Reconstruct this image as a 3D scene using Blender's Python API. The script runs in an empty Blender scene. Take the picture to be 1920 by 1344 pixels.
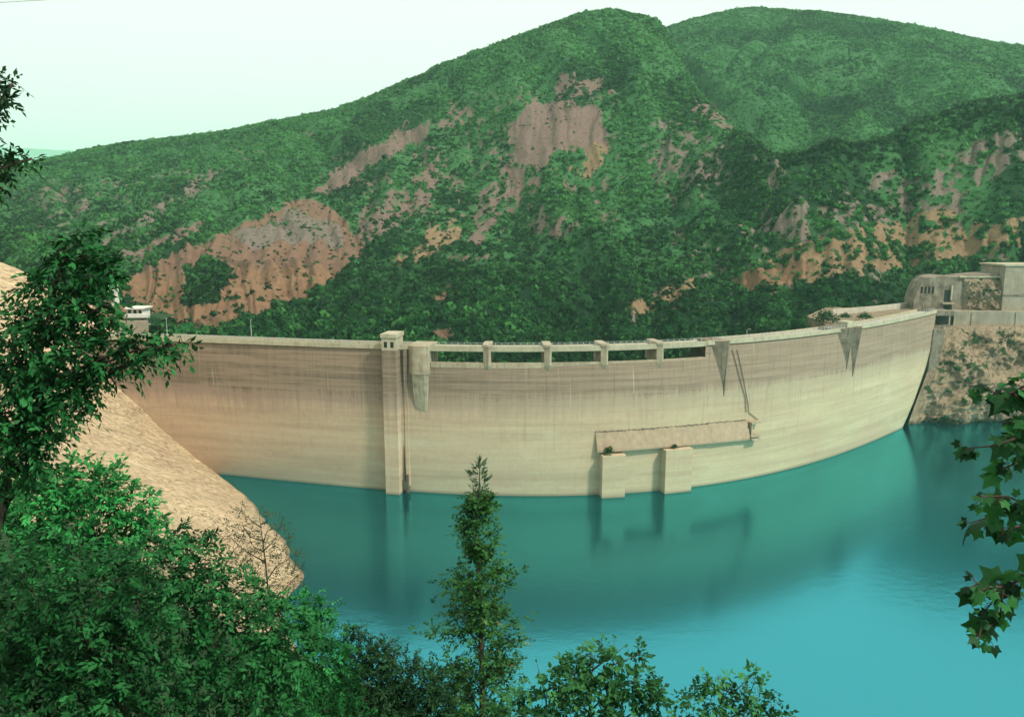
import bpy, math, random
import numpy as np
from mathutils import Vector
rng = np.random.default_rng(7)
random.seed(7)
S = bpy.context.scene
COL = S.collection

# ------------------------------------------------------------------ camera
FPX, HOR, H = 1507.0, 420.0, 70.56          # focal length in photo pixels, horizon row, eye height above the water
PIT = math.atan((672 - HOR) / FPX)
CP, SP = math.cos(PIT), math.sin(PIT)
cam = bpy.data.cameras.new('camera')
cam.sensor_width = 36; cam.lens = FPX / 1920 * 36
cam.clip_start = 0.1; cam.clip_end = 20000
co = bpy.data.objects.new('camera', cam); COL.objects.link(co)
co.location = (0, 0, H); co.rotation_euler = (math.pi / 2 - PIT, 0, 0)
S.camera = co

def ray(px, py):
    u = (np.asarray(px, float) - 960) / FPX; v = (np.asarray(py, float) - 672) / FPX
    return np.stack([u + 0 * v, CP - v * SP + 0 * u, -(SP + v * CP) + 0 * u], -1)
def at_z(px, py, z):
    d = ray(px, py); t = (z - H) / d[..., 2]
    p = d * np.asarray(t)[..., None]; p[..., 2] += H
    return p
def at_y(px, py, y):
    d = ray(px, py); t = np.asarray(y) / d[..., 1]
    p = d * np.asarray(t)[..., None]; p[..., 2] += H
    return p
def at_r(px, py, r):
    d = ray(px, py); t = np.asarray(r) / np.hypot(d[..., 0], d[..., 1])
    p = d * np.asarray(t)[..., None]; p[..., 2] += H
    return p
def proj(P):
    x, y, z = P[..., 0], P[..., 1], P[..., 2] - H
    f = y * CP - z * SP
    dn = -(y * SP + z * CP)
    return 960 + FPX * x / f, 672 + FPX * dn / f

# ------------------------------------------------------------------ noise
def vnoise(x, y, seed=0):
    x = np.asarray(x, float); y = np.asarray(y, float)
    xi = np.floor(x).astype(np.int64); yi = np.floor(y).astype(np.int64)
    fx = x - xi; fy = y - yi
    fx = fx * fx * (3 - 2 * fx); fy = fy * fy * (3 - 2 * fy)
    def h(a, b):
        n = (a * 374761393 + b * 668265263 + seed * 974711) & 0x7fffffff
        n = ((n ^ (n >> 13)) * 1274126177) & 0x7fffffff
        return ((n ^ (n >> 16)) & 0xffff) / 65535.0
    return (h(xi, yi) * (1 - fx) + h(xi + 1, yi) * fx) * (1 - fy) + (h(xi, yi + 1) * (1 - fx) + h(xi + 1, yi + 1) * fx) * fy
def fbm(x, y, o=4, seed=0):
    s = 0; a = .5
    for k in range(o):
        s = s + a * (vnoise(x, y, seed + k * 17) * 2 - 1); x = x * 2.03 + 5.1; y = y * 2.03 + 1.7; a *= .5
    return s
def knots(ks, x, col):
    ks = np.array(ks, float); return np.interp(x, ks[:, 0], ks[:, col])
def inpoly(x, y, poly):
    ins = np.zeros(x.shape, bool); n = len(poly)
    for i in range(n):
        x0, y0 = poly[i]; x1, y1 = poly[(i + 1) % n]
        if y0 == y1: continue
        c = ((y0 > y) != (y1 > y)) & (x < (x1 - x0) * (y - y0) / (y1 - y0) + x0)
        ins ^= c
    return ins

def unit(a): return a / (np.linalg.norm(a, axis=-1, keepdims=True) + 1e-9)
# ------------------------------------------------------------------ object helpers
def tag(o, label=None, cat=None, group=None, kind=None):
    if label: o['label'] = label
    if cat: o['category'] = cat
    if group: o['group'] = group
    if kind: o['kind'] = kind
    return o
def empty(name, loc, label, cat, group=None):
    o = bpy.data.objects.new(name, None); COL.objects.link(o); o.location = loc
    o.empty_display_size = .5
    return tag(o, label, cat, group)
def mesh_np(name, V, F, mat=None, parent=None, attrs=None, smooth=False, cols=None, nrm=None):
    """V n x 3, F m x k; the mesh is written in world space and re-based on its parent"""
    V = np.asarray(V, np.float32); F = np.asarray(F, np.int32)
    if parent is not None: V = V - np.array(parent_loc(parent), np.float32)
    me = bpy.data.meshes.new(name)
    k = F.shape[1]
    me.vertices.add(len(V)); me.vertices.foreach_set('co', V.ravel())
    me.loops.add(F.size); me.loops.foreach_set('vertex_index', F.ravel())
    me.polygons.add(len(F)); me.polygons.foreach_set('loop_start', np.arange(0, F.size, k, dtype=np.int32))
    me.polygons.foreach_set('loop_total', np.full(len(F), k, np.int32))
    if smooth: me.polygons.foreach_set('use_smooth', np.ones(len(F), bool))
    for an, av in (attrs or {}).items():
        a = me.attributes.new(an, 'FLOAT', 'POINT'); a.data.foreach_set('value', np.asarray(av, np.float32))
    if nrm is not None:
        a = me.attributes.new('crown_normal', 'FLOAT_VECTOR', 'POINT'); a.data.foreach_set('vector', np.asarray(nrm, np.float32).ravel())
    for an, av in (cols or {}).items():
        a = me.attributes.new(an, 'FLOAT_COLOR', 'POINT')
        a.data.foreach_set('color', np.concatenate([av, np.ones((len(av), 1))], 1).astype(np.float32).ravel())
    me.update(calc_edges=True); me.validate()
    if mat: me.materials.append(mat)
    o = bpy.data.objects.new(name, me); COL.objects.link(o)
    if parent is not None: o.parent = parent
    return o
def parent_loc(p):
    l = np.array(p.location)
    while p.parent is not None:
        p = p.parent; l = l + np.array(p.location)
    return l
class MB:
    """collects verts and polygons of any size for one mesh"""
    def __init__(s): s.v = []; s.f = []
    def add(s, V, F):
        b = len(s.v); s.v += [tuple(map(float, p)) for p in V]; s.f += [tuple(b + i for i in f) for f in F]
    def hexa(s, P):      # 8 points: bottom ring 0-3, top ring 4-7 (counter-clockwise from above)
        s.add(P, [(3, 2, 1, 0), (4, 5, 6, 7), (0, 1, 5, 4), (1, 2, 6, 5), (2, 3, 7, 6), (3, 0, 4, 7)])
    def prism(s, poly, z0, z1, shift=None):
        n = len(poly); sh = shift or [(0, 0)] * n
        V = [(p[0], p[1], z0) for p in poly] + [(p[0] + q[0], p[1] + q[1], z1) for p, q in zip(poly, sh)]
        s.add(V, [tuple(range(n))[::-1], tuple(range(n, 2 * n))] + [(i, (i + 1) % n, n + (i + 1) % n, n + i) for i in range(n)])
    def box(s, c, size, rz=0):
        x, y, z = size[0] / 2, size[1] / 2, size[2] / 2; a, b = math.cos(rz), math.sin(rz)
        P = [(c[0] + a * i - b * j, c[1] + b * i + a * j, c[2] + k) for k in (-z, z) for i, j in ((-x, -y), (x, -y), (x, y), (-x, y))]
        s.hexa(P)
    def tube(s, pts, radii, n=6):
        pts = [np.array(p, float) for p in pts]
        if not hasattr(radii, '__len__'): radii = [radii] * len(pts)
        V = []; F = []
        for i, p in enumerate(pts):
            d = pts[min(i + 1, len(pts) - 1)] - pts[max(i - 1, 0)]; d /= np.linalg.norm(d) + 1e-9
            a = np.cross(d, (0.3, 0.1, 1) if abs(d[2]) < .9 else (1, 0, 0)); a /= np.linalg.norm(a); b = np.cross(d, a)
            for k in range(n):
                t = 2 * math.pi * k / n; V.append(p + radii[i] * (math.cos(t) * a + math.sin(t) * b))
        for i in range(len(pts) - 1):
            for k in range(n):
                F.append((i * n + k, i * n + (k + 1) % n, (i + 1) * n + (k + 1) % n, (i + 1) * n + k))
        F.append(tuple(range(n))[::-1]); F.append(tuple((len(pts) - 1) * n + k for k in range(n)))
        s.add(V, F)
    def build(s, name, mat, parent=None, smooth=False, bevel=0):
        me = bpy.data.meshes.new(name)
        L = parent_loc(parent) if parent is not None else np.zeros(3)
        me.from_pydata([tuple(np.array(p) - L) for p in s.v], [], s.f); me.update()
        if smooth: me.polygons.foreach_set('use_smooth', [True] * len(me.polygons))
        if mat: me.materials.append(mat)
        o = bpy.data.objects.new(name, me); COL.objects.link(o)
        if parent is not None: o.parent = parent
        if bevel:
            m = o.modifiers.new('bevel', 'BEVEL'); m.width = bevel; m.segments = 2; m.limit_method = 'ANGLE'
        return o

# ------------------------------------------------------------------ materials
class NT:
    def __init__(s, name):
        s.m = bpy.data.materials.new(name); s.m.use_nodes = True; s.t = s.m.node_tree; s.n = s.t.nodes; s.l = s.t.links
        s.n.clear(); s.out = s.n.new('ShaderNodeOutputMaterial')
    def N(s, ty, **kw):
        n = s.n.new('ShaderNode' + ty)
        for k, v in kw.items(): setattr(n, k, v)
        return n
    def put(s, sock, v):
        if isinstance(v, bpy.types.NodeSocket): s.l.new(v, sock)
        elif isinstance(v, (tuple, list)) and len(v) == 3 and sock.type == 'RGBA': sock.default_value = (*v, 1)
        else: sock.default_value = v
    def coord(s): return s.N('TexCoord').outputs['Object']
    def map(s, v, scale=(1, 1, 1), loc=(0, 0, 0), rot=(0, 0, 0)):
        n = s.N('Mapping'); s.put(n.inputs['Vector'], v); n.inputs['Scale'].default_value = scale
        n.inputs['Location'].default_value = loc; n.inputs['Rotation'].default_value = rot; return n.outputs[0]
    def noise(s, v, scale, detail=4, rough=.55, dist=0):
        n = s.N('TexNoise'); s.put(n.inputs['Vector'], v); n.inputs['Scale'].default_value = scale
        n.inputs['Detail'].default_value = detail; n.inputs['Roughness'].default_value = rough; n.inputs['Distortion'].default_value = dist
        return n.outputs['Fac']
    def ramp(s, f, a, b, c0=0., c1=1.):
        n = s.N('MapRange'); s.put(n.inputs[0], f); s.put(n.inputs[1], a); s.put(n.inputs[2], b); s.put(n.inputs[3], c0); s.put(n.inputs[4], c1); return n.outputs[0]
    def math(s, op, a, b=0., c=0.):
        n = s.N('Math', operation=op); s.put(n.inputs[0], a); s.put(n.inputs[1], b)
        if op in ('MULTIPLY_ADD', 'COMPARE'): s.put(n.inputs[2], c)
        return n.outputs[0]
    def mix(s, f, a, b, mode='MIX'):
        n = s.N('Mix', data_type='RGBA', blend_type=mode); s.put(n.inputs[0], f); s.put(n.inputs[6], a); s.put(n.inputs[7], b); return n.outputs[2]
    def attr(s, name, out='Fac'): 
        n = s.N('Attribute'); n.attribute_name = name; return n.outputs[out]
    def sep(s, v):
        n = s.N('SeparateXYZ'); s.put(n.inputs[0], v); return n.outputs
    def bump(s, h, strength=.5, dist=.1):
        n = s.N('Bump'); s.put(n.inputs['Height'], h); n.inputs['Strength'].default_value = strength; n.inputs['Distance'].default_value = dist; return n.outputs[0]
    def bsdf(s, col, rough=.8, normal=None, spec=.3):
        n = s.N('BsdfPrincipled'); s.put(n.inputs['Base Color'], col); s.put(n.inputs['Roughness'], rough); n.inputs['Specular IOR Level'].default_value = spec
        if normal is not None: s.put(n.inputs['Normal'], normal)
        s.l.new(n.outputs[0], s.out.inputs[0]); return n

def mat_dam():
    k = NT('dam_concrete'); c = k.N('NewGeometry').outputs['Position']; x, y, z = k.sep(c)
    n1 = k.noise(c, .045, 5, .6); n2 = k.noise(k.map(c, (.5, .5, .03)), 1.3, 5, .65); n3 = k.noise(k.map(c, (.05, .05, 1.1)), 1.0, 4, .6)
    n4 = k.noise(c, .9, 6, .7)
    zz = k.math('ADD', z, k.math('MULTIPLY', k.math('SUBTRACT', n2, .5), 7.))
    zz = k.math('ADD', zz, k.math('MULTIPLY', k.math('SUBTRACT', n1, .5), 4.))
    up = k.ramp(zz, 25.6, 27.6)                        # weathered band above the usual water level
    mid = k.ramp(zz, 20.5, 25.0)
    low = k.mix(k.ramp(n1, .35, .65), (.54, .41, .285), (.50, .405, .255))
    low = k.mix(k.ramp(n3, .42, .66), low, (.45, .31, .215))
    gr = k.ramp(x, -70., 70.)                          # left-to-right change of light on the wall, painted in as a tint
    low = k.mix(gr, k.mix(.6, low, (.60, .395, .27)), k.mix(.55, low, (.46, .405, .24)))
    mcol = k.mix(gr, (.32, .215, .165), (.37, .30, .20))
    hi = k.mix(k.ramp(n2, .3, .7), (.235, .16, .115), (.125, .09, .066))
    hi = k.mix(k.ramp(n3, .4, .6), hi, (.285, .20, .145))
    hi = k.mix(gr, hi, k.mix(.45, hi, (.32, .245, .17)))
    n6 = k.noise(k.map(c, (.012, .012, .34)), 1., 4, .6); low = k.mix(k.ramp(n6, .42, .62, 0., .55), low, k.mix(.5, low, (.22, .15, .10)))
    n7 = k.noise(k.map(c, (.03, .03, .11)), 1., 5, .6, .4); low = k.mix(k.ramp(n7, .48, .66, 0., .7), low, k.mix(.45, low, (.40, .23, .17))); low = k.mix(k.ramp(n7, .3, .42, .45, 0.), low, (.56, .50, .36))
    col = k.mix(mid, low, mcol); col = k.mix(up, col, hi)
    # lift lines and vertical joints
    fr = k.math('FRACT', k.math('MULTIPLY', k.math('ADD', z, k.math('MULTIPLY', n1, .5)), 1 / 2.05))
    ln = k.math('MULTIPLY', k.ramp(fr, .0, .13, 1., 0.), k.ramp(k.noise(k.map(c, (.06, .06, .64)), 1.2, 3), .36, .62))
    fj = k.math('FRACT', k.math('MULTIPLY', k.math('ADD', x, k.math('MULTIPLY', n4, .25)), 1 / 13.2))
    jl = k.math('MULTIPLY', k.ramp(fj, .0, .028, 1., 0.), k.ramp(k.noise(c, .08, 3), .3, .5))
    jt = k.math('MULTIPLY', jl, k.math('MULTIPLY', k.ramp(z, 14., 30., .04, .7), k.ramp(k.noise(k.map(c, (.09, .09, .3)), 1., 3), .42, .58, .25, 1.)))
    st = k.math('MULTIPLY', k.ramp(k.noise(k.map(c, (1.1, 1.1, .022)), 1.5, 4, .6), .56, .75), k.ramp(z, 10., 34., .10, .62))
    wh = k.math('MULTIPLY', k.ramp(k.noise(k.map(c, (.55, .55, .02), (7, 3, 0)), 1.5, 3, .6), .63, .74), k.ramp(z, 18., 30., .06, .4))
    dk = k.math('MAXIMUM', k.math('MULTIPLY', ln, k.ramp(z, 18., 30., .03, .7)), jt)
    dk = k.math('MAXIMUM', dk, st)
    col = k.mix(k.math('MULTIPLY', dk, .85), col, k.mix(.5, col, (.06, .05, .04)), 'MIX')
    col = k.mix(k.math('MULTIPLY', dk, .45), col, (.08, .065, .05))
    col = k.mix(wh, col, (.55, .50, .39))
    col = k.mix(k.ramp(n4, .3, .75, 0., .35), col, k.mix(.5, col, (.12, .10, .07)))
    wet = k.ramp(k.math('ADD', z, k.math('MULTIPLY', k.math('SUBTRACT', n4, .5), .8)), .15, .9, .55, 0.)
    col = k.mix(wet, col, (.11, .10, .07))
    b = k.bump(k.math('SUBTRACT', k.math('MULTIPLY', k.math('ADD', n4, n2), .6), dk), .35, .12)
    k.bsdf(col, .9, b, .2); return k.m
def mat_concrete(name, col, dark, scale=.5, streak=.5):
    k = NT(name); c = k.N('NewGeometry').outputs['Position']
    n1 = k.noise(c, scale, 6, .65); n2 = k.noise(k.map(c, (1, 1, .06)), 1.6, 4, .6)
    cc = k.mix(k.ramp(n1, .35, .72), col, dark)
    cc = k.mix(k.math('MULTIPLY', k.ramp(n2, .52, .72), streak), cc, tuple(.4 * v for v in dark))
    k.bsdf(cc, .88, k.bump(n1, .5, .12), .2); return k.m
def mat_plain(name, col, rough=.7, var=.25, scale=3.):
    k = NT(name); c = k.coord(); n = k.noise(c, scale, 4)
    k.bsdf(k.mix(k.ramp(n, .35, .7), col, tuple(v * (1 - var) for v in col)), rough, k.bump(n, .2, .02)); return k.m
def mat_leaf(name, dark, light, trans=.25, alt=None, soft=0.):
    k = NT(name); t = k.attr('tint')
    col = k.mix(t, dark, light)
    if alt: col = k.mix(k.ramp(t, .93, .95), col, alt)
    c = k.coord(); col = k.mix(k.ramp(k.noise(c, .8, 3), .35, .7, 0., .5), col, k.mix(.55, col, dark))
    d = k.N('BsdfPrincipled'); k.put(d.inputs['Base Color'], col); d.inputs['Roughness'].default_value = .5; d.inputs['Specular IOR Level'].default_value = .10
    if soft:                                         # shade the clump as a rounded crown rather than as loose facets
        vt = k.N('VectorTransform', vector_type='NORMAL', convert_from='OBJECT', convert_to='WORLD'); k.put(vt.inputs[0], k.attr('crown_normal', 'Vector'))
        mv = k.N('Mix', data_type='VECTOR'); mv.inputs[0].default_value = soft; k.put(mv.inputs[4], k.N('NewGeometry').outputs['Normal']); k.put(mv.inputs[5], vt.outputs[0])
        nv = k.N('VectorMath', operation='NORMALIZE'); k.put(nv.inputs[0], mv.outputs[1]); k.put(d.inputs['Normal'], nv.outputs[0]); d.inputs['Specular IOR Level'].default_value = .05
    tr = k.N('BsdfTranslucent'); k.put(tr.inputs[0], k.mix(.5, col, (.05, .16, .02)))
    m = k.N('MixShader'); m.inputs[0].default_value = trans; k.l.new(d.outputs[0], m.inputs[1]); k.l.new(tr.outputs[0], m.inputs[2])
    k.l.new(m.outputs[0], k.out.inputs[0]); return k.m
def mat_hill():
    k = NT('hillside_soil_and_grass'); c = k.N('NewGeometry').outputs['Position']
    bare = k.attr('bare'); soil = k.attr('soil', 'Color')
    n1 = k.noise(c, .02, 5, .6); n2 = k.noise(c, .35, 6, .7); n3 = k.noise(c, 1.3, 4, .7)
    g = k.mix(k.ramp(n1, .35, .65), (.036, .120, .040), (.058, .155, .052)); g = k.mix(k.ramp(n2, .35, .7), g, (.022, .078, .027))
    g = k.mix(k.ramp(k.attr('forest'), .1, .8), g, (.006, .024, .010))
    s = k.mix(k.ramp(n2, .3, .7), soil, k.mix(.62, soil, (.07, .045, .035))); s = k.mix(k.ramp(n3, .5, .75, 0., .5), s, k.mix(.5, soil, (.34, .25, .17)))
    n4 = k.noise(k.map(c, (.09, .018, .025)), 1., 5, .65, .6); s = k.mix(k.ramp(n4, .45, .70, 0., .5), s, k.mix(.55, soil, (.05, .032, .025)))
    col = k.mix(k.ramp(k.math('ADD', bare, k.math('ADD', k.math('MULTIPLY', k.math('SUBTRACT', n2, .5), 1.1), k.math('MULTIPLY', k.math('SUBTRACT', n3, .5), .9))), .42, .56), g, s)
    k.bsdf(col, .95, k.bump(k.math('ADD', n2, k.math('MULTIPLY', n3, .5)), .8, 1.0), .1); return k.m
def mat_rock(name, a, b, dk, strata_rot=(0.5, .5, .3), fine=1., dkf=.6, bn=.7):
    k = NT(name); c = k.N('NewGeometry').outputs['Position']; q = k.map(c, (1, 1, 1), (0, 0, 0), strata_rot)
    n1 = k.noise(c, .06 * fine, 6, .6); n2 = k.noise(k.map(q, (.12, .5, 1.5)), .55 * fine, 6, .68, .7); n3 = k.noise(c, .9 * fine, 6, .7, .3)
    n5 = k.noise(k.map(q, (.10, 1.2, .9)), 1.1 * fine, 5, .7, .4)
    crack = k.math('MULTIPLY', k.ramp(k.math('ABSOLUTE', k.math('SUBTRACT', n5, .5)), .0, .018, 1., 0.), k.ramp(n3, .42, .6))
    col = k.mix(k.ramp(n1, .35, .68), a, b); col = k.mix(k.ramp(n2, .50, .72, 0., dkf), col, dk); col = k.mix(k.math('MULTIPLY', crack, .6), col, tuple(.45 * w for w in dk))
    col = k.mix(k.ramp(n3, .55, .8, 0., .4), col, tuple(min(1, 1.35 * w) for w in a))
    grass = k.attr('grass'); g = k.mix(n3, (.014, .045, .016), (.03, .07, .02))
    col = k.mix(k.ramp(k.math('ADD', grass, k.math('MULTIPLY', k.math('SUBTRACT', n3, .5), .8)), .4, .6), col, g)
    wl_ = k.ramp(k.math('ADD', k.sep(c)[2], k.math('MULTIPLY', n3, .8)), .7, 1.5, .75, 0.); col = k.mix(wl_, col, tuple(.4 * w for w in b))
    h = k.math('SUBTRACT', k.math('ADD', n2, k.math('MULTIPLY', n3, bn)), k.math('MULTIPLY', crack, .6))
    k.bsdf(col, .92, k.bump(h, .9, .9), .15); return k.m
def mat_water():
    k = NT('turquoise_water'); c = k.N('NewGeometry').outputs['Position']
    n = k.noise(k.map(c, (.8, 1.0, 1)), .5, 3, .55); n2 = k.noise(c, .012, 3, .5)
    wp = k.ramp(k.noise(k.map(c, (.012, .03, 1)), 1., 4, .6, .5), .42, .62, .25, 1.); b = k.bump(k.math('MULTIPLY', k.math('ADD', n, k.math('MULTIPLY', k.noise(k.map(c, (1., 1.6, 1)), 1.7, 2), .4)), wp), .3, .12)
    d = k.N('BsdfDiffuse'); k.put(d.inputs[0], k.mix(k.ramp(n2, .3, .7), (.002, .015, .027), (.003, .022, .036)))
    g = k.N('BsdfGlossy'); g.inputs['Color'].default_value = (.135, .75, .87, 1); g.inputs['Roughness'].default_value = .17; k.put(g.inputs['Normal'], b)
    lw = k.N('Fresnel'); lw.inputs[0].default_value = 1.9; k.put(lw.inputs['Normal'], b)
    m = k.N('MixShader'); k.put(m.inputs[0], k.ramp(lw.outputs[0], .0, .5, .33, .90)); k.l.new(d.outputs[0], m.inputs[1]); k.l.new(g.outputs[0], m.inputs[2])
    k.l.new(m.outputs[0], k.out.inputs[0]); return k.m
M = {}
M['dam'] = mat_dam()
M['pale'] = mat_concrete('pale_parapet_concrete', (.42, .38, .27), (.29, .25, .17), .5, .35)
M['pier'] = mat_concrete('pier_concrete', (.40, .335, .235), (.24, .19, .13), .5, .6)
M['stained'] = mat_concrete('stained_concrete', (.22, .185, .135), (.10, .085, .065), .6, .8)
M['corbel'] = mat_concrete('dark_stained_concrete', (.21, .17, .12), (.09, .072, .05), .5, .8)
M['grey'] = mat_concrete('grey_weathered_concrete', (.28, .23, .17), (.07, .058, .045), .28, .8)
M['block'] = mat_concrete('buff_block_concrete', (.32, .275, .205), (.19, .16, .115), .25, .4)
M['road'] = mat_concrete('bleached_road', (.44, .41, .33), (.32, .29, .23), .3, .1)
M['void'] = mat_plain('dark_opening', (.012, .012, .012))
M['metal'] = mat_plain('galvanised_metal', (.42, .43, .41), .5)
M['dkmetal'] = mat_plain('rusty_pipe', (.13, .09, .07), .7)
M['white'] = mat_plain('white_render', (.62, .60, .54), .8, .15, .8)
M['brick'] = mat_concrete('reddish_render', (.36, .20, .14), (.26, .15, .10), .5, .3)
M['bark'] = mat_plain('grey_brown_bark', (.075, .058, .042), .9, .5, 9.)
M['hill'] = mat_hill()
M['rock'] = mat_rock('tan_bank_rock', (.54, .40, .245), (.46, .315, .20), (.20, .125, .07), (.5, .3, -.75), .75, .6, .3)
M['cliff'] = mat_rock('fractured_cliff_rock', (.35, .265, .17), (.25, .18, .125), (.055, .045, .032), (.25, 1.1, .2), 1.2, .95)
M['water'] = mat_water()
M['scrub'] = mat_leaf('scrub_leaf', (.003, .017, .005), (.056, .20, .047), .05, None, .7)
M['tree'] = mat_leaf('valley_tree_leaf', (.002, .016, .006), (.022, .105, .028), .05, None, .55)
M['leafA'] = mat_leaf('dark_leaf', (.002, .016, .005), (.030, .19, .048), .14)
M['leafB'] = mat_leaf('bright_leaf', (.004, .036, .010), (.05, .37, .085), .2)
M['leafC'] = mat_leaf('olive_leaf', (.004, .020, .007), (.040, .125, .040), .18, (.20, .17, .09))
M['leafD'] = mat_leaf('yellow_green_leaf', (.007, .042, .014), (.08, .28, .08), .25)
M['maple'] = mat_leaf('lobed_leaf', (.003, .018, .007), (.034, .17, .042), .3)
M['tip'] = mat_leaf('pale_leader_leaf', (.05, .09, .05), (.20, .27, .17), .25)
M['twiggy'] = mat_leaf('dry_twig_leaf', (.02, .04, .018), (.09, .12, .055), .2)
M['petiole'] = mat_plain('red_leaf_stalk', (.09, .02, .022), .6)

# ------------------------------------------------------------------ dam geometry from the measured crest and water lines
CR = [(190, 628), (330, 631), (480, 637), (600, 641), (720, 645), (810, 646.5), (960, 648), (1130, 645.5), (1310, 640), (1370, 635), (1450, 628), (1560, 616), (1600, 610), (1680, 597), (1755, 580)]
WL = [(415, 888), (560, 904), (725, 918), (850, 926), (960, 930), (1120, 927), (1300, 911), (1450, 886), (1560, 858), (1640, 826), (1690, 800)]
cr = np.array([at_z(a, b, 40.) for a, b in CR]); wl = np.array([at_z(a, b, 0.) for a, b in WL])
pc = np.polyfit(cr[:, 0], cr[:, 1], 5)
wl2 = np.vstack([wl, [(-115, np.polyval(pc, -115) + 6, 0), (-100, np.polyval(pc, -100) + 5, 0), (154, np.polyval(pc, 154), 0)]])
pw = np.polyfit(wl2[:, 0], wl2[:, 1], 5)
def FY(X, z):
    s = np.asarray(z) / 40.
    return np.polyval(pc, X) * s + np.polyval(pw, X) * (1 - s) + .9 * (2 * s - 1) ** 2 - .9
def frame(X, z):
    P = np.array([X, float(FY(X, z)), z])
    T = np.array([1, float(FY(X + .5, z) - FY(X - .5, z)), 0.]); T /= np.linalg.norm(T)
    return P, T, np.array([T[1], -T[0], 0.])
def onface(px, py):
    d = ray(px, py); lo, hi = 120., 420.
    for _ in range(60):
        t = (lo + hi) / 2; p = d * t
        if p[1] > FY(p[0], p[2] + H): hi = t
        else: lo = t
    return float(p[0]), float(p[2] + H)
def fbox(mb, X, z0, z1, t0, t1, n0, n1, n1b=None, t0b=None, t1b=None, zr=None):
    """box on the face: along the wall t, out of the wall n (n1b at the bottom, n1 at the top); follows the wall's own batter"""
    n1b = n1 if n1b is None else n1b; t0b = t0 if t0b is None else t0b; t1b = t1 if t1b is None else t1b
    P = []
    for z, a, b, n in ((z0, t0b, t1b, n1b), (z1, t0, t1, n1)):
        p, T, N = frame(X, z if zr is None else zr)
        p[2] = z
        P += [p + a * T + n * N, p + b * T + n * N, p + b * T + n0 * N, p + a * T + n0 * N]
    mb.hexa(P)

dam = empty('arch_dam', (0, float(FY(0, 0)), 0), 'long curved arch dam of tan concrete holding back the turquoise reservoir', 'dam')
XL, XS0, XS1, XR = -122., onface(806, 700)[0], onface(1322, 700)[0], 154.
ZS = onface(1000, 681)[1]
def wall_section(name, X0, X1, ztop, n, right=False, crest=6.5, ends=(False, False)):
    zs = np.concatenate([[-14, -6], np.arange(-1, ztop - .3, 1.), [ztop]])
    s = np.linspace(0, 1, n)
    V = []; nz = len(zs)
    for z in zs:
        xr = X1
        if right: xr = np.interp(z, [-14, 0, 8, 20, 28, 36, 40], [131, 137.2, 142.8, 149.3, 152.2, 153.8, 154.2])
        X = X0 + (xr - X0) * s
        V.append(np.stack([X, FY(X, z), np.full(n, z)], -1))
    V = np.array(V)                                  # nz,n,3
    th = np.interp(zs, [-14, 20, ztop], [22, 11, crest])
    B = V.copy()
    for i in range(nz):
        T = np.gradient(V[i, :, 1], V[i, :, 0]); L = np.sqrt(1 + T * T)
        B[i, :, 0] -= T / L * th[i]; B[i, :, 1] += th[i] / L
    A = np.concatenate([V.reshape(-1, 3), B.reshape(-1, 3)])
    o = nz * n; F = []
    for i in range(nz - 1):
        j = np.arange(n - 1); a = i * n + j
        F.append(np.stack([a, a + 1, a + n + 1, a + n], -1)); F.append(np.stack([o + a + 1, o + a, o + a + n, o + a + n + 1], -1))
    t = (nz - 1) * n + np.arange(n - 1); F.append(np.stack([t, t + 1, o + t + 1, o + t], -1))
    i = np.arange(nz - 1) * n
    if ends[0]: F.append(np.stack([i, i + n, o + i + n, o + i], -1))
    i = i + n - 1
    if ends[1]: F.append(np.stack([i + n, i, o + i, o + i + n], -1))
    return mesh_np(name, A, np.concatenate(F), M['dam'], dam)
wall_section('wall', XL, XS0, 38.7, 150, ends=(True, False))
wall_section('spillway_wall', XS0, XS1, ZS, 100, crest=.9)
wall_section('wall', XS1, XR, 38.7, 110, True, ends=(False, True))

def strip(name, X0, X1, n, prof, mat, parent=dam):
    """sweeps a profile [(out, z)] along the crest"""
    V = []; m = len(prof)
    for X in np.linspace(X0, X1, n):
        for a, z in prof:
            p, T, N = frame(X, 38.7); q = p + a * N; V.append((q[0], q[1], z))
    F = []
    for i in range(n - 1):
        for k in range(m): F.append((i * m + k, (i + 1) * m + k, (i + 1) * m + (k + 1) % m, i * m + (k + 1) % m))
    mb = MB(); mb.add(V, F + [tuple(range(m)), tuple((n - 1) * m + k for k in range(m))[::-1]])
    return mb.build(name, mat, parent)
par = [(.45, 38.74), (.45, 39.9), (-.1, 39.9), (-.1, 38.74)]
strip('parapet', XL, XS0 - .5, 80, par, M['pale'])
strip('parapet', XS1 + .2, 153.6, 70, par, M['pale'])
rear = [(-6.0, 38.75), (-6.0, 39.7), (-6.4, 39.7), (-6.4, 38.75)]
strip('parapet', XL, XS0 - .5, 60, rear, M['pale']); strip('parapet', XS1 + .2, 153, 60, rear, M['pale'])
strip('crest_road', XL, XS0 - .5, 60, [(-.15, 38.76), (-.15, 38.9), (-5.9, 38.9), (-5.9, 38.76)], M['road'])
strip('crest_road', XS1 + .2, 153.6, 60, [(-.15, 38.76), (-.15, 38.9), (-5.9, 38.9), (-5.9, 38.76)], M['road'])
def railing(X0, X1, step, h=.85, zb=39.9, off=.2):
    mb = MB(); xs = np.arange(X0, X1, step)
    pts = []
    for X in xs:
        p, T, N = frame(X, 38.7); q = p + off * N; mb.box((q[0], q[1], zb + h / 2), (.13, .13, h), math.atan2(T[1], T[0])); pts.append((q[0], q[1], zb + h))
    for k in (1., .5): mb.tube([(p[0], p[1], zb + h * k) for p in pts], .035, 4)
    mb.build('railing', M['metal'], dam)
railing(XL + 4, onface(722, 660)[0], 1.25); railing(XS1 + 2, 152, 1.4)
XT0, XT1 = onface(724, 700)[0], onface(752.5, 700)[0]
railing(XT1 + .6, XS0 - 1, 1.25); railing(XS0 + 1, XS1 - 1, 1.6)

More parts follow.
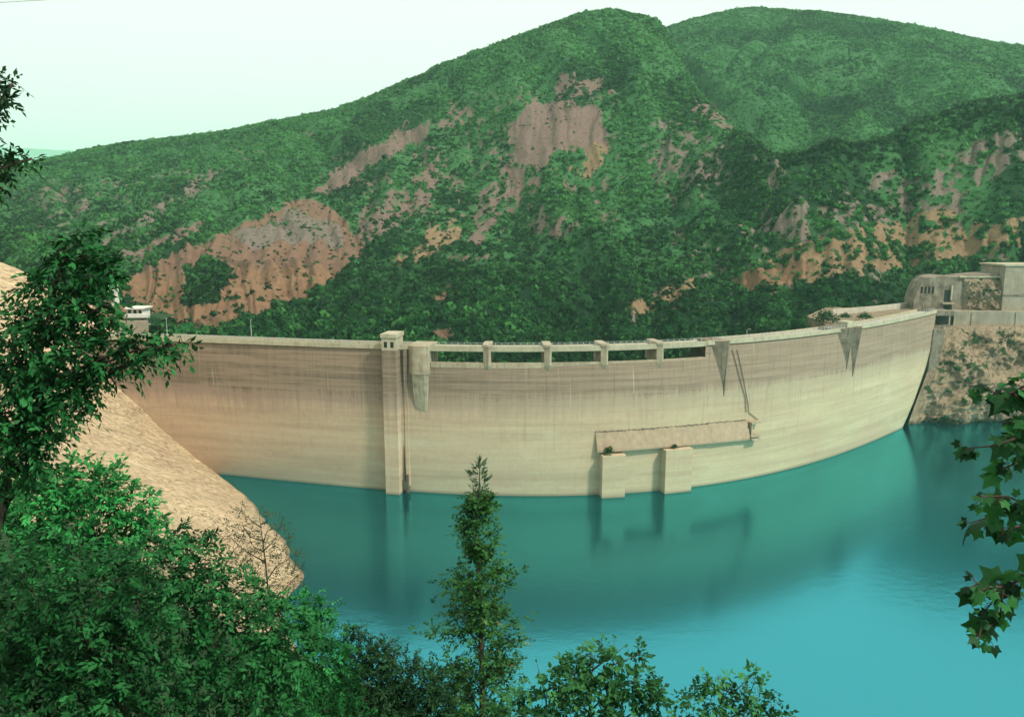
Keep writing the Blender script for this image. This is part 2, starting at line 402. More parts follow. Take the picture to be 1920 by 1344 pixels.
# spillway bridge, piers
strip('bridge_deck', XS0 - .3, XS1 + .3, 60, [(.35, 38.5), (.35, 39.85), (-.1, 39.85), (-.1, 39.3), (-5.6, 39.3), (-5.6, 38.5)], M['pale'])
strip('bridge_girder', XS0 + .2, XS1 - .2, 60, [(-1.3, 38.1), (-1.3, 38.47), (-2.0, 38.47), (-2.0, 38.1)], M['stained'])
strip('sill_lip', XS0 + .3, XS1 - .3, 60, [(.32, ZS - 1.3), (.32, ZS + .06), (-.6, ZS + .06), (-.6, ZS - 1.3)], M['pier'])
def poly_prism(mb, X, z0, z1, pts, pts_low=None):
    """plan polygon (t, n) at the top and, optionally, another at the bottom"""
    lo = pts_low or pts; V = []
    for z, q in ((z0, lo), (z1, pts)):
        p, T, N = frame(X, 36.)
        if pts_low is not None:
            pz, _, _ = frame(X, z); p = pz
        for t, n in q:
            w = p + t * T + n * N; V.append((w[0], w[1], z))
    m = len(pts)
    mb.add(V, [tuple(range(m))[::-1], tuple(range(m, 2 * m))] + [(i, (i + 1) % m, m + (i + 1) % m, m + i) for i in range(m)])
for px in (913, 1027, 1133, 1237):
    X = onface(px, 665)[0]; mb = MB()
    poly_prism(mb, X, ZS - .5, 39.6, [(-.95, -7), (-.95, .1), (.45, .75), (.95, .25), (.95, -7)])
    poly_prism(mb, X, ZS - 1.7, ZS - .5, [(-.95, -1), (-.95, .1), (.45, .75), (.95, .25), (.95, -1)], [(-.5, -1), (-.5, .05), (.2, .1), (.5, .05), (.5, -1)])
    poly_prism(mb, X, 39.6, 40.3, [(-1.1, -6.4), (-1.1, .3), (.45, .95), (1.1, .4), (1.1, -6.4)])
    mb.build('pier', M['pier'], dam, bevel=.05)
# rounded left end of the spillway
X = (onface(768, 680)[0] + onface(806, 680)[0]) / 2; w = (onface(806, 680)[0] - onface(768, 680)[0]) / 2
rnd = [(-w, -7)] + [(-w * math.cos(a) * 1.0, .2 + 1.9 * math.sin(a)) for a in np.linspace(0, math.pi / 2, 7)] + [(w * .55, 2.1), (w, 1.8), (w + .5, -7)]
z1, z2 = onface(790, 700)[1], onface(790, 772)[1]
mb = MB(); poly_prism(mb, X, z1, 39.95, rnd)
poly_prism(mb, X, z2, z1, [(-w * .8, -2), (-w * .7, 1.5), (w * .6, 1.9), (w * .9, 1.6), (w, -2)], [(-w * .6, -2), (-w * .55, -.1), (w * .5, .02), (w * .7, -.1), (w * .8, -2)])
mb.build('spillway_pier', M['pier'], dam, bevel=.06)
# wedge corbels that taper to a point on the face
def corbel(px_l, px_r, px_tip, py_tip, out, name='buttress', mat=M['corbel'], back=-6.5):
    Xa, Xb = onface(px_l, 665)[0], onface(px_r, 665)[0]; Xt, zt = onface(px_tip, py_tip); X = Xt
    p, T, N = frame(X, 36); mb = MB()
    ta, tb = (Xa - Xt) / T[0], (Xb - Xt) / T[0]
    poly_prism(mb, X, zt, 39.75, [(ta, back), (ta, .1), (ta * .08, out), (tb * .12, out * .95), (tb, .1), (tb, back)],
               [(-.3, -1.2), (-.3, -.25), (-.1, .1), (.12, .1), (.3, -.25), (.3, -1.2)])
    return mb.build(name, mat or M['stained'], dam)
corbel(1332, 1366, 1357, 742, 2.0)
corbel(1567, 1588, 1587, 692, 1.9)
corbel(1590, 1604, 1598, 706, 2.5)
X = onface(1590, 640)[0]; mb = MB(); fbox(mb, X, 39.75, 41.6, -2.4, 1.6, -2.4, .9, zr=38.7); mb.build('pier_cap', M['pale'], dam, bevel=.06)

# intake tower
XT = (XT0 + XT1) / 2; p, T, N = frame(XT, 20); hw = (XT1 - XT0) / 2 / T[0] - .12
mb = MB(); fbox(mb, XT, -10, 38.9, -hw, hw, -1, 3.6, 4.3); tw = mb.build('intake_tower', M['dam'], dam, bevel=.08)
mb = MB(); fbox(mb, XT, 38.9, 42.1, -hw, hw, -2.5, 3.6, zr=38.9); head = mb.build('tower_head', M['pale'], tw, bevel=.05)
mb = MB(); fbox(mb, XT, 42.1, 43.1, -hw - .22, hw + .22, -2.8, 3.85, zr=38.9); mb.build('cap_slab', M['pale'], tw, bevel=.06)
for s in (-.85, .85):
    mb = MB(); fbox(mb, XT, 39.6, 41.1, s - .42, s + .42, 3.2, 3.63, zr=38.9); mb.build('window', M['void'], tw)
mb = MB(); fbox(mb, XT, 2, 38.6, hw + .9, hw + 1.9, -.6, .9, .9); mb.build('guide_rib', M['dam'], dam, bevel=.05)
mb = MB(); fbox(mb, XT, -6, 5.2, hw + 1.1, hw + 1.6, -.6, 1.5, 1.6); mb.build('guide_shoe', M['dkmetal'], dam)
mb = MB(); fbox(mb, XT, 3, 38.7, hw + .28, hw + .5, -.6, .55, .55); mb.build('drain_pipe', M['dkmetal'], dam)

# outlet works low on the face: sloping ledge over two blocks
ledge_top = [onface(a, b) for a, b in ((1116, 809), (1180, 805), (1260, 799), (1340, 791), (1400, 786))]
ledge_bot = [onface(a, b) for a, b in ((1118, 846), (1180, 842), (1260, 835), (1340, 828), (1400, 822))]
V = []
for (Xa, za), (Xb, zb) in zip(ledge_top, ledge_bot):
    pa, T, N = frame(Xa, za); pb, T2, N2 = frame(Xb, zb)
    V += [pa - .3 * N, pa + .12 * N, pb + 1.35 * N2 + np.array([0, 0, .5]), pb + 1.35 * N2, pb - .3 * N2]
F = []
for i in range(len(ledge_top) - 1):
    for k in range(5): F.append((i * 5 + k, i * 5 + (k + 1) % 5, (i + 1) * 5 + (k + 1) % 5, (i + 1) * 5 + k))
mb = MB(); mb.add(V, F + [(4, 3, 2, 1, 0), tuple(20 + k for k in range(5))]); M['ledge'] = mat_concrete('silty_ledge', (.38, .28, .19), (.27, .195, .13), .6, .25); mb.build('outlet_ledge', M['ledge'], dam)
mb = MB(); q = []
for i in range(150):                                  # ragged dark debris strip, drawing in the shadow line where ledge meets wall
    u = i / 150.; k = min(3, int(u * 4)); f = u * 4 - k
    Xa = ledge_top[k][0] * (1 - f) + ledge_top[k + 1][0] * f; za = ledge_top[k][1] * (1 - f) + ledge_top[k + 1][1] * f
    p, T, N = frame(Xa, za); p = p + N * random.uniform(.05, .16); p[2] = za - random.uniform(-.05, .22); q.append(p)
mb.tube(q, [random.uniform(.06, .24) for _ in q], 5)
mb.build('ledge_shadow_strip', M['stained'], dam)
for (pa, pb, pt, nm) in ((1124, 1168, 846, 'block'), (1238, 1290, 836, 'block')):
    Xa, za = onface(pa, pt + 4); Xb, zb = onface(pb, pt + 4); X = (Xa + Xb) / 2; h = (Xb - Xa) / 2
    mb = MB(); fbox(mb, X, -8, za + .1, -h, h, -1.2, 2.9, 3.2); o = mb.build('outlet_block', M['dam'], dam, bevel=.08)
X, z = onface(1408, 822); mb = MB(); fbox(mb, X, z, z + .5, -1.6, 1.6, -.5, 2.0); fbox(mb, X, z + .5, z + 4.6, -1.3, -.9, -.5, 1.4); fbox(mb, X, z + 4.6, z + 5.1, -1.6, 1.7, -.5, 1.8); fbox(mb, X, z + .9, z + 1.3, -1.6, 1.7, -.5, 1.9); mb.build('gate_stand', M['pier'], dam)
for pts in (((1372, 655), (1384, 700), (1396, 745), (1398, 772)), ((1381, 655), (1393, 710), (1402, 760), (1403, 773), (1420, 786))):
    mb = MB(); q = []
    for a, b in pts:
        X, z = onface(a, b); p, T, N = frame(X, z); q.append(p + .25 * N)
    mb.tube(q, .10, 5); mb.build('drain_pipe', M['dkmetal'], dam)

# ------------------------------------------------------------------ water
mb = MB(); W = [(-190, -30), (420, -30), (420, 330), (154, 300), (137, 290), (60, 230), (0, 212), (-60, 222), (-140, 240), (-190, 240)]
mb.add([(x, y, 0.) for x, y in W], [tuple(range(len(W)))])
water = tag(mb.build('water', M['water']), kind='structure')

# ------------------------------------------------------------------ hills: one terrain with a front ridge, a far summit and a right-hand spur
R3 = [(-420, 380, 1000), (0, 327, 950), (100, 302, 930), (190, 280, 915), (300, 266, 900), (400, 254, 890), (520, 232, 870), (640, 208, 850), (740, 170, 835), (820, 134, 820), (960, 79, 800), (1050, 44, 790), (1130, 24, 780), (1190, 33, 760), (1225, 50, 745), (1250, 96, 725), (1300, 180, 640), (1370, 242, 560), (1440, 312, 490), (1510, 316, 480), (1560, 288, 484), (1660, 258, 490), (1710, 228, 494), (1810, 196, 498), (1920, 175, 500), (2400, 100, 520)]
R6 = [(-420, 430, 1150), (900, 190, 1150), (1050, 130, 1120), (1130, 90, 1100), (1225, 58, 1080), (1270, 46, 1080), (1330, 29, 1090), (1400, 22, 1100), (1500, 29, 1100), (1560, 36, 1100), (1650, 49, 1100), (1750, 69, 1090), (1840, 89, 1080), (1920, 99, 1070), (2400, 190, 1050)]
R1 = [(-420, 540, 370), (0, 520, 360), (250, 562, 330), (500, 595, 310), (750, 606, 310), (1000, 606, 320), (1250, 596, 330), (1440, 565, 345), (1600, 540, 366), (1750, 505, 394), (1920, 470, 404), (2400, 400, 420)]
R2 = [(-420, 440, 600), (0, 420, 600), (250, 430, 545), (500, 430, 500), (750, 430, 500), (1000, 400, 500), (1240, 385, 480), (1300, 400, 445), (1440, 435, 412), (1600, 390, 424), (1750, 340, 436), (1920, 300, 446), (2400, 230, 460)]
R0 = [(-420, 45, 320), (0, 43, 300), (250, 36, 286), (400, 26, 270), (600, 8, 258), (900, 5, 250), (1300, 5, 256), (1500, 18, 292), (1600, 26, 320), (1700, 33, 350), (1800, 37, 366), (1920, 38, 372), (2400, 40, 390)]
NA, NR = 1150, 430
PX = np.linspace(-420, 2400, NA)
def line(Rk): return knots(Rk, PX, 1), knots(Rk, PX, 2)
def zr(Rk):
    py, r = line(Rk); return at_r(PX, py, r)[:, 2], r
z0, r0 = line(R0); z1, r1 = zr(R1); z2, r2 = zr(R2); z3, r3 = zr(R3); z6, r6 = zr(R6)
w = np.clip((PX - 1190) / 120, 0, 1)                # right of the first summit: a hollow, then the far summit
r4 = r3 + 70; z4 = z3 - (30 - 8 * w)
r5 = r3 + (r6 - r3) * .45; z5 = z3 + (z6 - z3) * (.22 + .10 * w) - 14
RR = np.stack([r0 - 6, r0, r1, r2, r3, r4, r5, r6, r6 + 150, r6 + 500], 1); ZZ = np.stack([z0 * 0 - 22, z0, z1, z2, z3, z4, z5, z6, z6 - 40, z6 * 0 + 20], 1)
# rows denser where the slope is seen
frac = np.concatenate([np.linspace(0, 1, 8)[:-1], 1 + np.linspace(0, 1, 80)[:-1], 2 + np.linspace(0, 1, 110)[:-1], 3 + np.linspace(0, 1, 120)[:-1], 4 + np.linspace(0, 1, 16)[:-1], 5 + np.linspace(0, 1, 24)[:-1], 6 + np.linspace(0, 1, 70)[:-1], 7 + np.linspace(0, 1, 10)[:-1], 8 + np.linspace(0, 1, 8)])
k = np.minimum(frac.astype(int), 8); f = frac - k
r = RR[:, k] * (1 - f) + RR[:, k + 1] * f
# Hermite with limited slopes for z
D = np.diff(ZZ, axis=1) / np.diff(RR, axis=1)
m = np.zeros_like(ZZ); m[:, 1:-1] = np.where(D[:, 1:] * D[:, :-1] > 0, 2 * D[:, 1:] * D[:, :-1] / (D[:, 1:] + D[:, :-1] + 1e-9), 0); m[:, 0] = D[:, 0]; m[:, -1] = D[:, -1]
hh = RR[:, k + 1] - RR[:, k]; f2 = f[None, :]
zt = (2 * f2**3 - 3 * f2**2 + 1) * ZZ[:, k] + (f2**3 - 2 * f2**2 + f2) * hh * m[:, k] + (-2 * f2**3 + 3 * f2**2) * ZZ[:, k + 1] + (f2**3 - f2**2) * hh * m[:, k + 1]
dd = ray(PX, np.full(NA, 420.)); az = np.arctan2(dd[:, 0], dd[:, 1])
TX = np.sin(az)[:, None] * r; TY = np.cos(az)[:, None] * r
def win(a, b, c, d): return np.clip((frac - a) / (b - a), 0, 1) * np.clip((d - frac) / (d - c), 0, 1)
wn = (win(1.0, 2.0, 3.5, 3.98) + win(5.0, 6.0, 6.6, 6.98))[None, :]
gul = np.abs(fbm(az[:, None] * 15 + .004 * r + 1.4 * fbm(TX / 120, TY / 120, 2, 5), r / 420, 2, 3))
rel = -42 * (0.24 - gul) + 12 * fbm(TX / 70, TY / 70, 4, 11) + 3.0 * fbm(TX / 18, TY / 18, 3, 21)
zt = zt + wn * rel + (1 - wn) * .8 * fbm(TX / 20, TY / 20, 3, 9)
P = np.stack([TX, TY, zt], -1)
ppx, ppy = proj(P)
wx = ppx + 16 * fbm(ppx / 26, ppy / 26, 4, 31) + 9 * fbm(ppx / 7, ppy / 7, 2, 77); wy = ppy + 13 * fbm(ppx / 26, ppy / 26, 4, 41) + 8 * fbm(ppx / 7, ppy / 7, 2, 87)
PK, OR, GY, TN, RD = (.19, .125, .108), (.25, .135, .075), (.18, .145, .122), (.27, .18, .10), (.205, .112, .076)
PATCH = [  # soil colour, how bare, outline on the hillside
    (PK, .36, [(560, 345), (740, 235), (900, 170), (1160, 150), (1165, 340), (1075, 445), (880, 490), (670, 480), (600, 400)]),
    (GY, .34, [(0, 350), (180, 330), (450, 270), (520, 300), (330, 400), (220, 500), (0, 460)]),
    (GY, .36, [(1190, 240), (1310, 180), (1470, 310), (1480, 350), (1250, 390)]),
    (GY, .36, [(1380, 420), (1600, 340), (1930, 225), (2100, 200), (2100, 460), (1930, 480), (1600, 540), (1380, 560), (1150, 600), (1140, 560)]),
    (PK, 1., [(955, 235), (990, 200), (1060, 193), (1118, 200), (1127, 235), (1137, 270), (1090, 290), (1040, 302), (1010, 320), (962, 302)]),
    (PK, .74, [(940, 300), (1000, 325), (1010, 360), (960, 395), (920, 420), (905, 465), (880, 450), (890, 390)]),
    (TN, .72, [(1085, 285), (1140, 265), (1135, 315), (1090, 340), (1070, 320)]),
    (PK, .7, [(1045, 135), (1085, 145), (1150, 150), (1080, 185), (1030, 170)]),
    (PK, .95, [(575, 362), (640, 315), (720, 262), (805, 230), (800, 258), (720, 302), (650, 347), (600, 372)]),
    (PK, .75, [(820, 220), (850, 200), (885, 200), (890, 232), (840, 245)]),
    (RD, 1., [(235, 535), (330, 468), (440, 425), (570, 370), (620, 390), (660, 430), (700, 462), (655, 485), (640, 515), (560, 520), (480, 510), (420, 545), (330, 540)]),
    (OR, .95, [(240, 530), (330, 510), (480, 500), (600, 500), (640, 512), (590, 548), (520, 575), (470, 598), (400, 615), (330, 612), (270, 580), (235, 560)]),
    (GY, .55, [(425, 440), (560, 390), (640, 430), (640, 458), (560, 452), (450, 462)]),
    (PK, .76, [(680, 402), (720, 368), (760, 350), (795, 300), (830, 325), (800, 385), (740, 425), (700, 455), (672, 440)]),
    (TN, .85, [(715, 492), (770, 470), (800, 432), (850, 408), (872, 440), (820, 482), (780, 495)]),
    (PK, .9, [(222, 482), (300, 440), (388, 408), (370, 434), (300, 463), (235, 494)]),
    (GY, .8, [(185, 462), (255, 402), (322, 372), (312, 398), (250, 433), (200, 470)]),
    (GY, .62, [(40, 385), (90, 355), (170, 350), (165, 385), (120, 410), (60, 400)]),
    (GY, .74, [(342, 360), (378, 325), (425, 318), (385, 358), (352, 370)]),
    (GY, .45, [(430, 290), (500, 280), (490, 310), (440, 310)]),
    (GY, .56, [(1225, 290), (1250, 255), (1330, 235), (1345, 335), (1300, 340), (1220, 310)]),
    (PK, .72, [(1290, 205), (1335, 195), (1388, 244), (1366, 246)]), (PK, .7, [(1390, 265), (1450, 312), (1425, 308)]),
    (GY, .58, [(1430, 425), (1560, 382), (1640, 372), (1760, 312), (1840, 262), (1930, 240), (2100, 200), (2100, 260), (1930, 305), (1840, 345), (1750, 405), (1560, 440), (1440, 470)]),
    (TN, .7, [(1560, 440), (1740, 395), (1790, 385), (1800, 420), (1930, 408), (2100, 380), (2100, 430), (1930, 458), (1780, 486), (1600, 515), (1500, 535), (1395, 540), (1380, 520), (1430, 488)]),
    (OR, .8, [(1385, 520), (1440, 492), (1520, 495), (1500, 532), (1400, 545)]),
    (TN, .76, [(1160, 585), (1195, 555), (1300, 520), (1310, 545), (1210, 590)]),
    (PK, .62, [(985, 440), (1010, 400), (1060, 412), (1045, 445)]), (PK, .62, [(1115, 415), (1135, 388), (1165, 392), (1160, 412)]),
    (RD, .75, [(765, 575), (850, 532), (862, 545), (790, 585)]), (RD, .8, [(796, 640), (805, 612), (845, 612), (845, 645)]),
    (PK, .5, [(560, 250), (600, 245), (590, 262)]), (GY, .5, [(1140, 590), (1200, 580), (1200, 600)]),
]
HOLES = [[(345, 505), (375, 485), (410, 492), (432, 530), (405, 572), (355, 575)], [(1040, 290), (1095, 275), (1090, 310), (1050, 325), (1030, 310)], [(1790, 375), (1860, 345), (1930, 320), (2100, 290), (2100, 380), (1930, 402), (1830, 425)]]
bare = np.zeros(ppx.shape); soil = np.zeros(ppx.shape + (3,)) + np.array(PK)
cover = np.ones(ppx.shape); spk = .55 * vnoise(TX / 2.3, TY / 3.0, 61) + .25 * vnoise(TX / 6, TY / 7, 63) + .2 * vnoise(TX / 13, TY / 13, 62)                # speckle: shrubs stand among the rock where the ground is only partly bare
for c, wt, poly in PATCH:
    ins = inpoly(wx, wy, poly) & (frac[None, :] < 7) & (frac[None, :] > 1)
    keep = ins & (spk < .14 + .62 * wt + .25 * (wt > .9))
    bv = np.clip(.5 + (.14 + .62 * wt + .25 * (wt > .9) - spk) * 2.2, 0, 1); bare = np.where(ins, np.maximum(bare, bv), bare); soil[ins] = np.array(c); cover = np.where(keep, (1 - wt) * .62 + .15, cover)
for poly in HOLES: hi_ = inpoly(wx, wy, poly); bare = np.where(hi_, 0., bare); cover = np.where(hi_, 1., cover)
bare = np.where((vnoise(TX / 9, TY / 9, 71) > .90) & (ppy > 330), .8, bare)
# erosion channels cut into the bare scars
rill = .30 - np.abs(fbm(az[:, None] * 62 + 1.3 * fbm(TX / 34, TY / 34, 3, 15), r / 210, 3, 13))
zt = zt - wn * bare * 9.0 * np.clip(rill, -.2, .3); P = np.stack([TX, TY, zt], -1)
idx = np.arange(NA * len(frac)).reshape(NA, len(frac))
Fh = np.stack([idx[:-1, :-1], idx[1:, :-1], idx[1:, 1:], idx[:-1, 1:]], -1).reshape(-1, 4)
hill = tag(mesh_np('hills', P.reshape(-1, 3), Fh, M['hill'], attrs={'bare': bare.ravel(), 'forest': (np.clip((440 - np.hypot(TX, TY)) / 110, 0, 1) * np.clip((105 - zt) / 40, 0, 1) + .6 * np.clip((vnoise(TX / 40, TY / 40, 97) - .6) * 8, 0, 1)).ravel()}, cols={'soil': soil.reshape(-1, 3)}, smooth=True), kind='structure')

# ------------------------------------------------------------------ scrub on the hills
def tri_blob(n, seed):
    """unit foliage clump: leaf-like triangles through a lumpy half-ellipsoid"""
    g = np.random.default_rng(seed)
    d = g.normal(size=(n, 3)); d /= np.linalg.norm(d, axis=1)[:, None]; d[:, 2] = np.abs(d[:, 2]) * .95 - .08
    c = d * (g.uniform(.45, 1.0, n) * (1 + .25 * np.sin(5 * d[:, 0] + seed) * np.cos(4 * d[:, 1])))[:, None]
    nn = d + .55 * g.normal(size=(n, 3)); nn /= np.linalg.norm(nn, axis=1)[:, None]
    a = np.cross(nn, g.normal(size=(n, 3))); a /= np.linalg.norm(a, axis=1)[:, None]; b = np.cross(nn, a)
    s = g.uniform(.7, 1.25, n)[:, None] * 2.1 / math.sqrt(n)
    return np.stack([c + a * s, c - .5 * a * s + .8 * b * s, c - .5 * a * s - .8 * b * s], 1)      # n,3,3
# area-weighted random spots
A4 = np.linalg.norm(np.cross(P[1:, :-1] - P[:-1, :-1], P[:-1, 1:] - P[:-1, :-1]), axis=-1)
fm = (frac[:-1] + frac[1:]) / 2
vis = np.where((fm > 1.0) & (fm < 4.25), 1., np.where((fm > 5.2) & (fm < 7.1), .8, .0))[None, :] * np.clip((PX[:-1] + 330) / 100, 0, 1)[:, None] * np.clip((2250 - PX[:-1]) / 100, 0, 1)[:, None]
vis = vis * np.where((PX[:-1, None] < 1180) & (fm[None, :] > 4.3), 0, 1)
wt = (A4 * vis * cover[:-1, :-1]).ravel()
NB = 98000
pick = rng.choice(wt.size, NB, p=wt / wt.sum()); ia, ir = np.unravel_index(pick, A4.shape)
u, v = rng.random(NB)[:, None], rng.random(NB)[:, None]
B = (P[ia, ir] * (1 - u) + P[ia + 1, ir] * u) * (1 - v) + (P[ia, ir + 1] * (1 - u) + P[ia + 1, ir + 1] * u) * v
dist = np.hypot(B[:, 0], B[:, 1]); fr = fm[ir]
big = np.clip((430 - dist) / 160, 0, 1)
wood = np.clip((440 - dist) / 110, 0, 1) * np.clip((105 - B[:, 2]) / 40, 0, 1) + .5 * (vnoise(B[:, 0] / 40, B[:, 1] / 40, 97) > .68)   # tall trees in the valley, low scrub above
bx, by = proj(B); spur = (bx > 1400) & (fr < 4.1) & (fr > 3.35); wood = np.clip(wood + .75 * spur, 0, 1); rad = rng.uniform(.75, 1.75, NB) * (1 + .9 * rng.random(NB) ** 4) * np.where(vnoise(B[:, 0] / 17, B[:, 1] / 17, 96) + .25 * rng.random(NB) > .47, 1.08, .6) * (1 - wood) + wood * rng.uniform(1.2, 2.7, NB) * (1 + .4 * big * rng.random(NB))
rad = np.where((wood > .5) & (rng.random(NB) < .15), .5, rad)
onb = cover[ia, ir] < .9; rad = np.where(onb, rad * rng.uniform(.35, .75, NB), rad)
patchy = vnoise(B[:, 0] / 26, B[:, 1] / 26, 91) * .6 + vnoise(B[:, 0] / 9, B[:, 1] / 9, 92) * .4
tint = np.clip(1.1 * (patchy - .5) + .85 * rng.random(NB) - .10 + .42 * (1 - wood) * np.clip((B[:, 2] - 45) / 110, 0, 1) - .26 * wood + .40 * (vnoise(B[:, 0] / 75, B[:, 1] / 75, 95) - .5), 0, 1)   # paler upslope: grassier scrub, with distance haze painted into the tint
# the trees that show largest become single objects
bx, by = proj(B)
score = rad / dist * ((by > 455) & (by < 640) & (bx > 430) & (bx < 1720) & (~onb) & (dist < 420))
order = np.argsort(-score); ind = []; cell = {}
for i in order:
    if score[i] <= 0 or len(ind) >= 270: break
    key = (int(bx[i] // 26), int(by[i] // 16))
    if cell.get(key, 0) < 1: cell[key] = 1; ind.append(i)
isind = np.zeros(NB, bool); isind[ind] = True
rest = np.where(~isind)[0]
blobs = [tri_blob(26, s) for s in range(8)]
Vs, Ts, Ns = [], [], []
for q in range(8):
    I = rest[q::8]; n = len(I); a = rng.uniform(0, 6.28, n); ca, sa = np.cos(a), np.sin(a)
    b = blobs[q]; sc = np.stack([rad[I], rad[I] * rng.uniform(.8, 1.1, n), rad[I] * rng.uniform(.75, 1.25, n)], -1)
    X = (b[None, ..., 0] * ca[:, None, None] - b[None, ..., 1] * sa[:, None, None]) * sc[:, 0, None, None] + B[I, 0][:, None, None]
    Y = (b[None, ..., 0] * sa[:, None, None] + b[None, ..., 1] * ca[:, None, None]) * sc[:, 1, None, None] + B[I, 1][:, None, None]
    Z = b[None, ..., 2] * sc[:, 2, None, None] + B[I, 2][:, None, None]
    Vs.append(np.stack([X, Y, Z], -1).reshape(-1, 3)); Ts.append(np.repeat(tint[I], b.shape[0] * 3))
    cn = unit(b.mean(1) + np.array([0, 0, .1])); nx = cn[None, :, 0] * ca[:, None] - cn[None, :, 1] * sa[:, None]; ny = cn[None, :, 0] * sa[:, None] + cn[None, :, 1] * ca[:, None]
    Ns.append(np.repeat(np.stack([nx, ny, np.broadcast_to(cn[None, :, 2], nx.shape)], -1).reshape(-1, 3), 3, 0))
Vs = np.concatenate(Vs); Ts = np.concatenate(Ts); Ns = np.concatenate(Ns)
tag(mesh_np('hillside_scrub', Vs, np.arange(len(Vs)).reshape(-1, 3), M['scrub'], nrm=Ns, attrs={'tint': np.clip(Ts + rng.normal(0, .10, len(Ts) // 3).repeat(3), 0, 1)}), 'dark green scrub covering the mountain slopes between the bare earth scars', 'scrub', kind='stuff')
protos = []
for q in range(7):
    b = tri_blob(230, 100 + q); t = np.clip(np.random.default_rng(q).normal(.25 + .08 * q, .14, 230), 0, 1).repeat(3)
    # break the crown into a few bosses
    g = np.random.default_rng(200 + q); bs = g.normal(size=(6, 3)) * .5; bs[:, 2] = np.abs(bs[:, 2]) + .15
    c = b.mean(1); j = np.argmin(((c[:, None] - bs[None]) ** 2).sum(-1), 1); b = b + ((bs[j] - c) * .2)[:, None]; core = tri_blob(40, 300 + q) * .75; b = np.concatenate([b, core]); t = np.concatenate([t, t[:120]]); cb = b.mean(1); bj = bs[np.argmin(((cb[:, None] - bs[None]) ** 2).sum(-1), 1)]; cn = unit(unit(cb) + .9 * (cb - bj) + np.array([0, 0, .2]))
    me = mesh_np('scrub_tree', b.reshape(-1, 3), np.arange(810).reshape(-1, 3), M['tree'], nrm=cn.repeat(3, 0), attrs={'tint': t}); protos.append(me)
used = set()
for n, i in enumerate(ind):
    p = protos[n % 7]
    if n % 7 in used: o = p.copy(); COL.objects.link(o)
    else: o = p; used.add(n % 7)
    o.location = (B[i, 0], B[i, 1], B[i, 2] - .2); rr = rad[i] * 1.2; o.scale = (rr, rr * random.uniform(.85, 1.15), rr * random.uniform(.8, 1.15)); o.rotation_euler = (0, 0, random.uniform(0, 6.28))
    tag(o, 'rounded dark green tree among its like on the lower slope behind the dam', 'tree', 'trees on the lower slope behind the dam')

# ------------------------------------------------------------------ near bank: thin-plate surface through surveyed points
shore = [tuple(at_z(a, b, 0.)[:2]) + (0,) for a, b in ((415, 888), (470, 938), (512, 985), (545, 1040), (574, 1085))]
def pz(px, py, y): return tuple(at_y(px, py, y))
C = shore + [(-41, 132, 0), (-30, 112, 0), (-8, 100, 0), (25, 92, 0), (60, 90, 0), (110, 80, 0), (170, 70, 0),
     (0, 0, 68.6), (-25, 0, 71), (25, 0, 66), (60, 0, 58), (120, 0, 40), (0, -25, 72), (60, -25, 70), (-60, -20, 78), (130, -25, 60), (0, 20, 53), (0, 45, 34), (0, 75, 15), (-20, 20, 57), (-20, 50, 38), (20, 20, 50), (25, 50, 29), (60, 45, 25), (110, 40, 18), (-15, 85, 18),
     (-45, 50, 50), (-70, 70, 54), (-45, 85, 33), (-45, 120, 16), (-65, 115, 31),
     pz(300, 905, 158), pz(420, 960, 160), pz(120, 800, 172), pz(200, 790, 195), pz(300, 850, 200), pz(480, 1030, 155), pz(230, 760, 215),
     (-100, 130, 43), (-130, 160, 50), (-150, 110, 66), (-100, 60, 66), (-200, 160, 75),
     (-113, 221, 25), (-122, 224, 34), (-135, 226, 43), (-118, 240, 39.5), (-118, 262, 39.8), (-100, 262, 36), (-135, 252, 42), pz(0, 503, 250), pz(40, 508, 245), pz(60, 545, 240), pz(15, 580, 225), (-200, 250, 66), (-165, 290, 45), (-215, 300, 50),
     (-62, 212, -9), (-75, 240, -9), (-30, 150, -8), (-20, 180, -15), (0, 130, -11), (40, 130, -14), (80, 160, -18), (140, 140, -16), (60, 110, -8), (200, 110, -12), (20, 190, -18), (-55, 195, -7), (-90, 228, 4), (-100, 224, 12)]
C = np.array(C, float)
def tps(C, X, Y, lam=.02):
    s = 50.
    def U(d2): return np.where(d2 > 0, d2 * np.log(d2 + 1e-12), 0)
    c = C[:, :2] / s; n = len(c)
    K = U(((c[:, None] - c[None]) ** 2).sum(-1)) + lam * np.eye(n)
    Pm = np.concatenate([np.ones((n, 1)), c], 1); A = np.zeros((n + 3, n + 3)); A[:n, :n] = K; A[:n, n:] = Pm; A[n:, :n] = Pm.T
    w = np.linalg.solve(A, np.concatenate([C[:, 2], np.zeros(3)]))
    q = np.stack([X.ravel(), Y.ravel()], -1) / s; out = np.zeros(len(q))
    for a in range(0, len(q), 20000):
        Q = q[a:a + 20000]; out[a:a + 20000] = U(((Q[:, None] - c[None]) ** 2).sum(-1)) @ w[:n] + w[n] + Q @ w[n + 1:]
    return out.reshape(X.shape)
def ground(x, y): return float(tps(C, np.array([float(x)]), np.array([float(y)]))[0])
aa = np.radians(np.concatenate([np.linspace(-85, -40, 30)[:-1], np.linspace(-40, -10, 330)[:-1], np.linspace(-10, 85, 110)])); rr = np.concatenate([np.linspace(.5, 20, 25)[:-1], np.linspace(20, 110, 110)[:-1], np.linspace(110, 300, 260)])
AA, RRb = np.meshgrid(aa, rr, indexing='ij'); NX, NY = np.sin(AA) * RRb, np.cos(AA) * RRb
NZ = tps(C, NX, NY)
wav = np.clip((RRb - 12) / 40, 0, 1) * np.clip((NZ + 3) / 4, .15, 1) * np.where((NX > -128) & (NY > 232), .15, 1)
st = NX * .55 + NY * .25 + NZ * .8
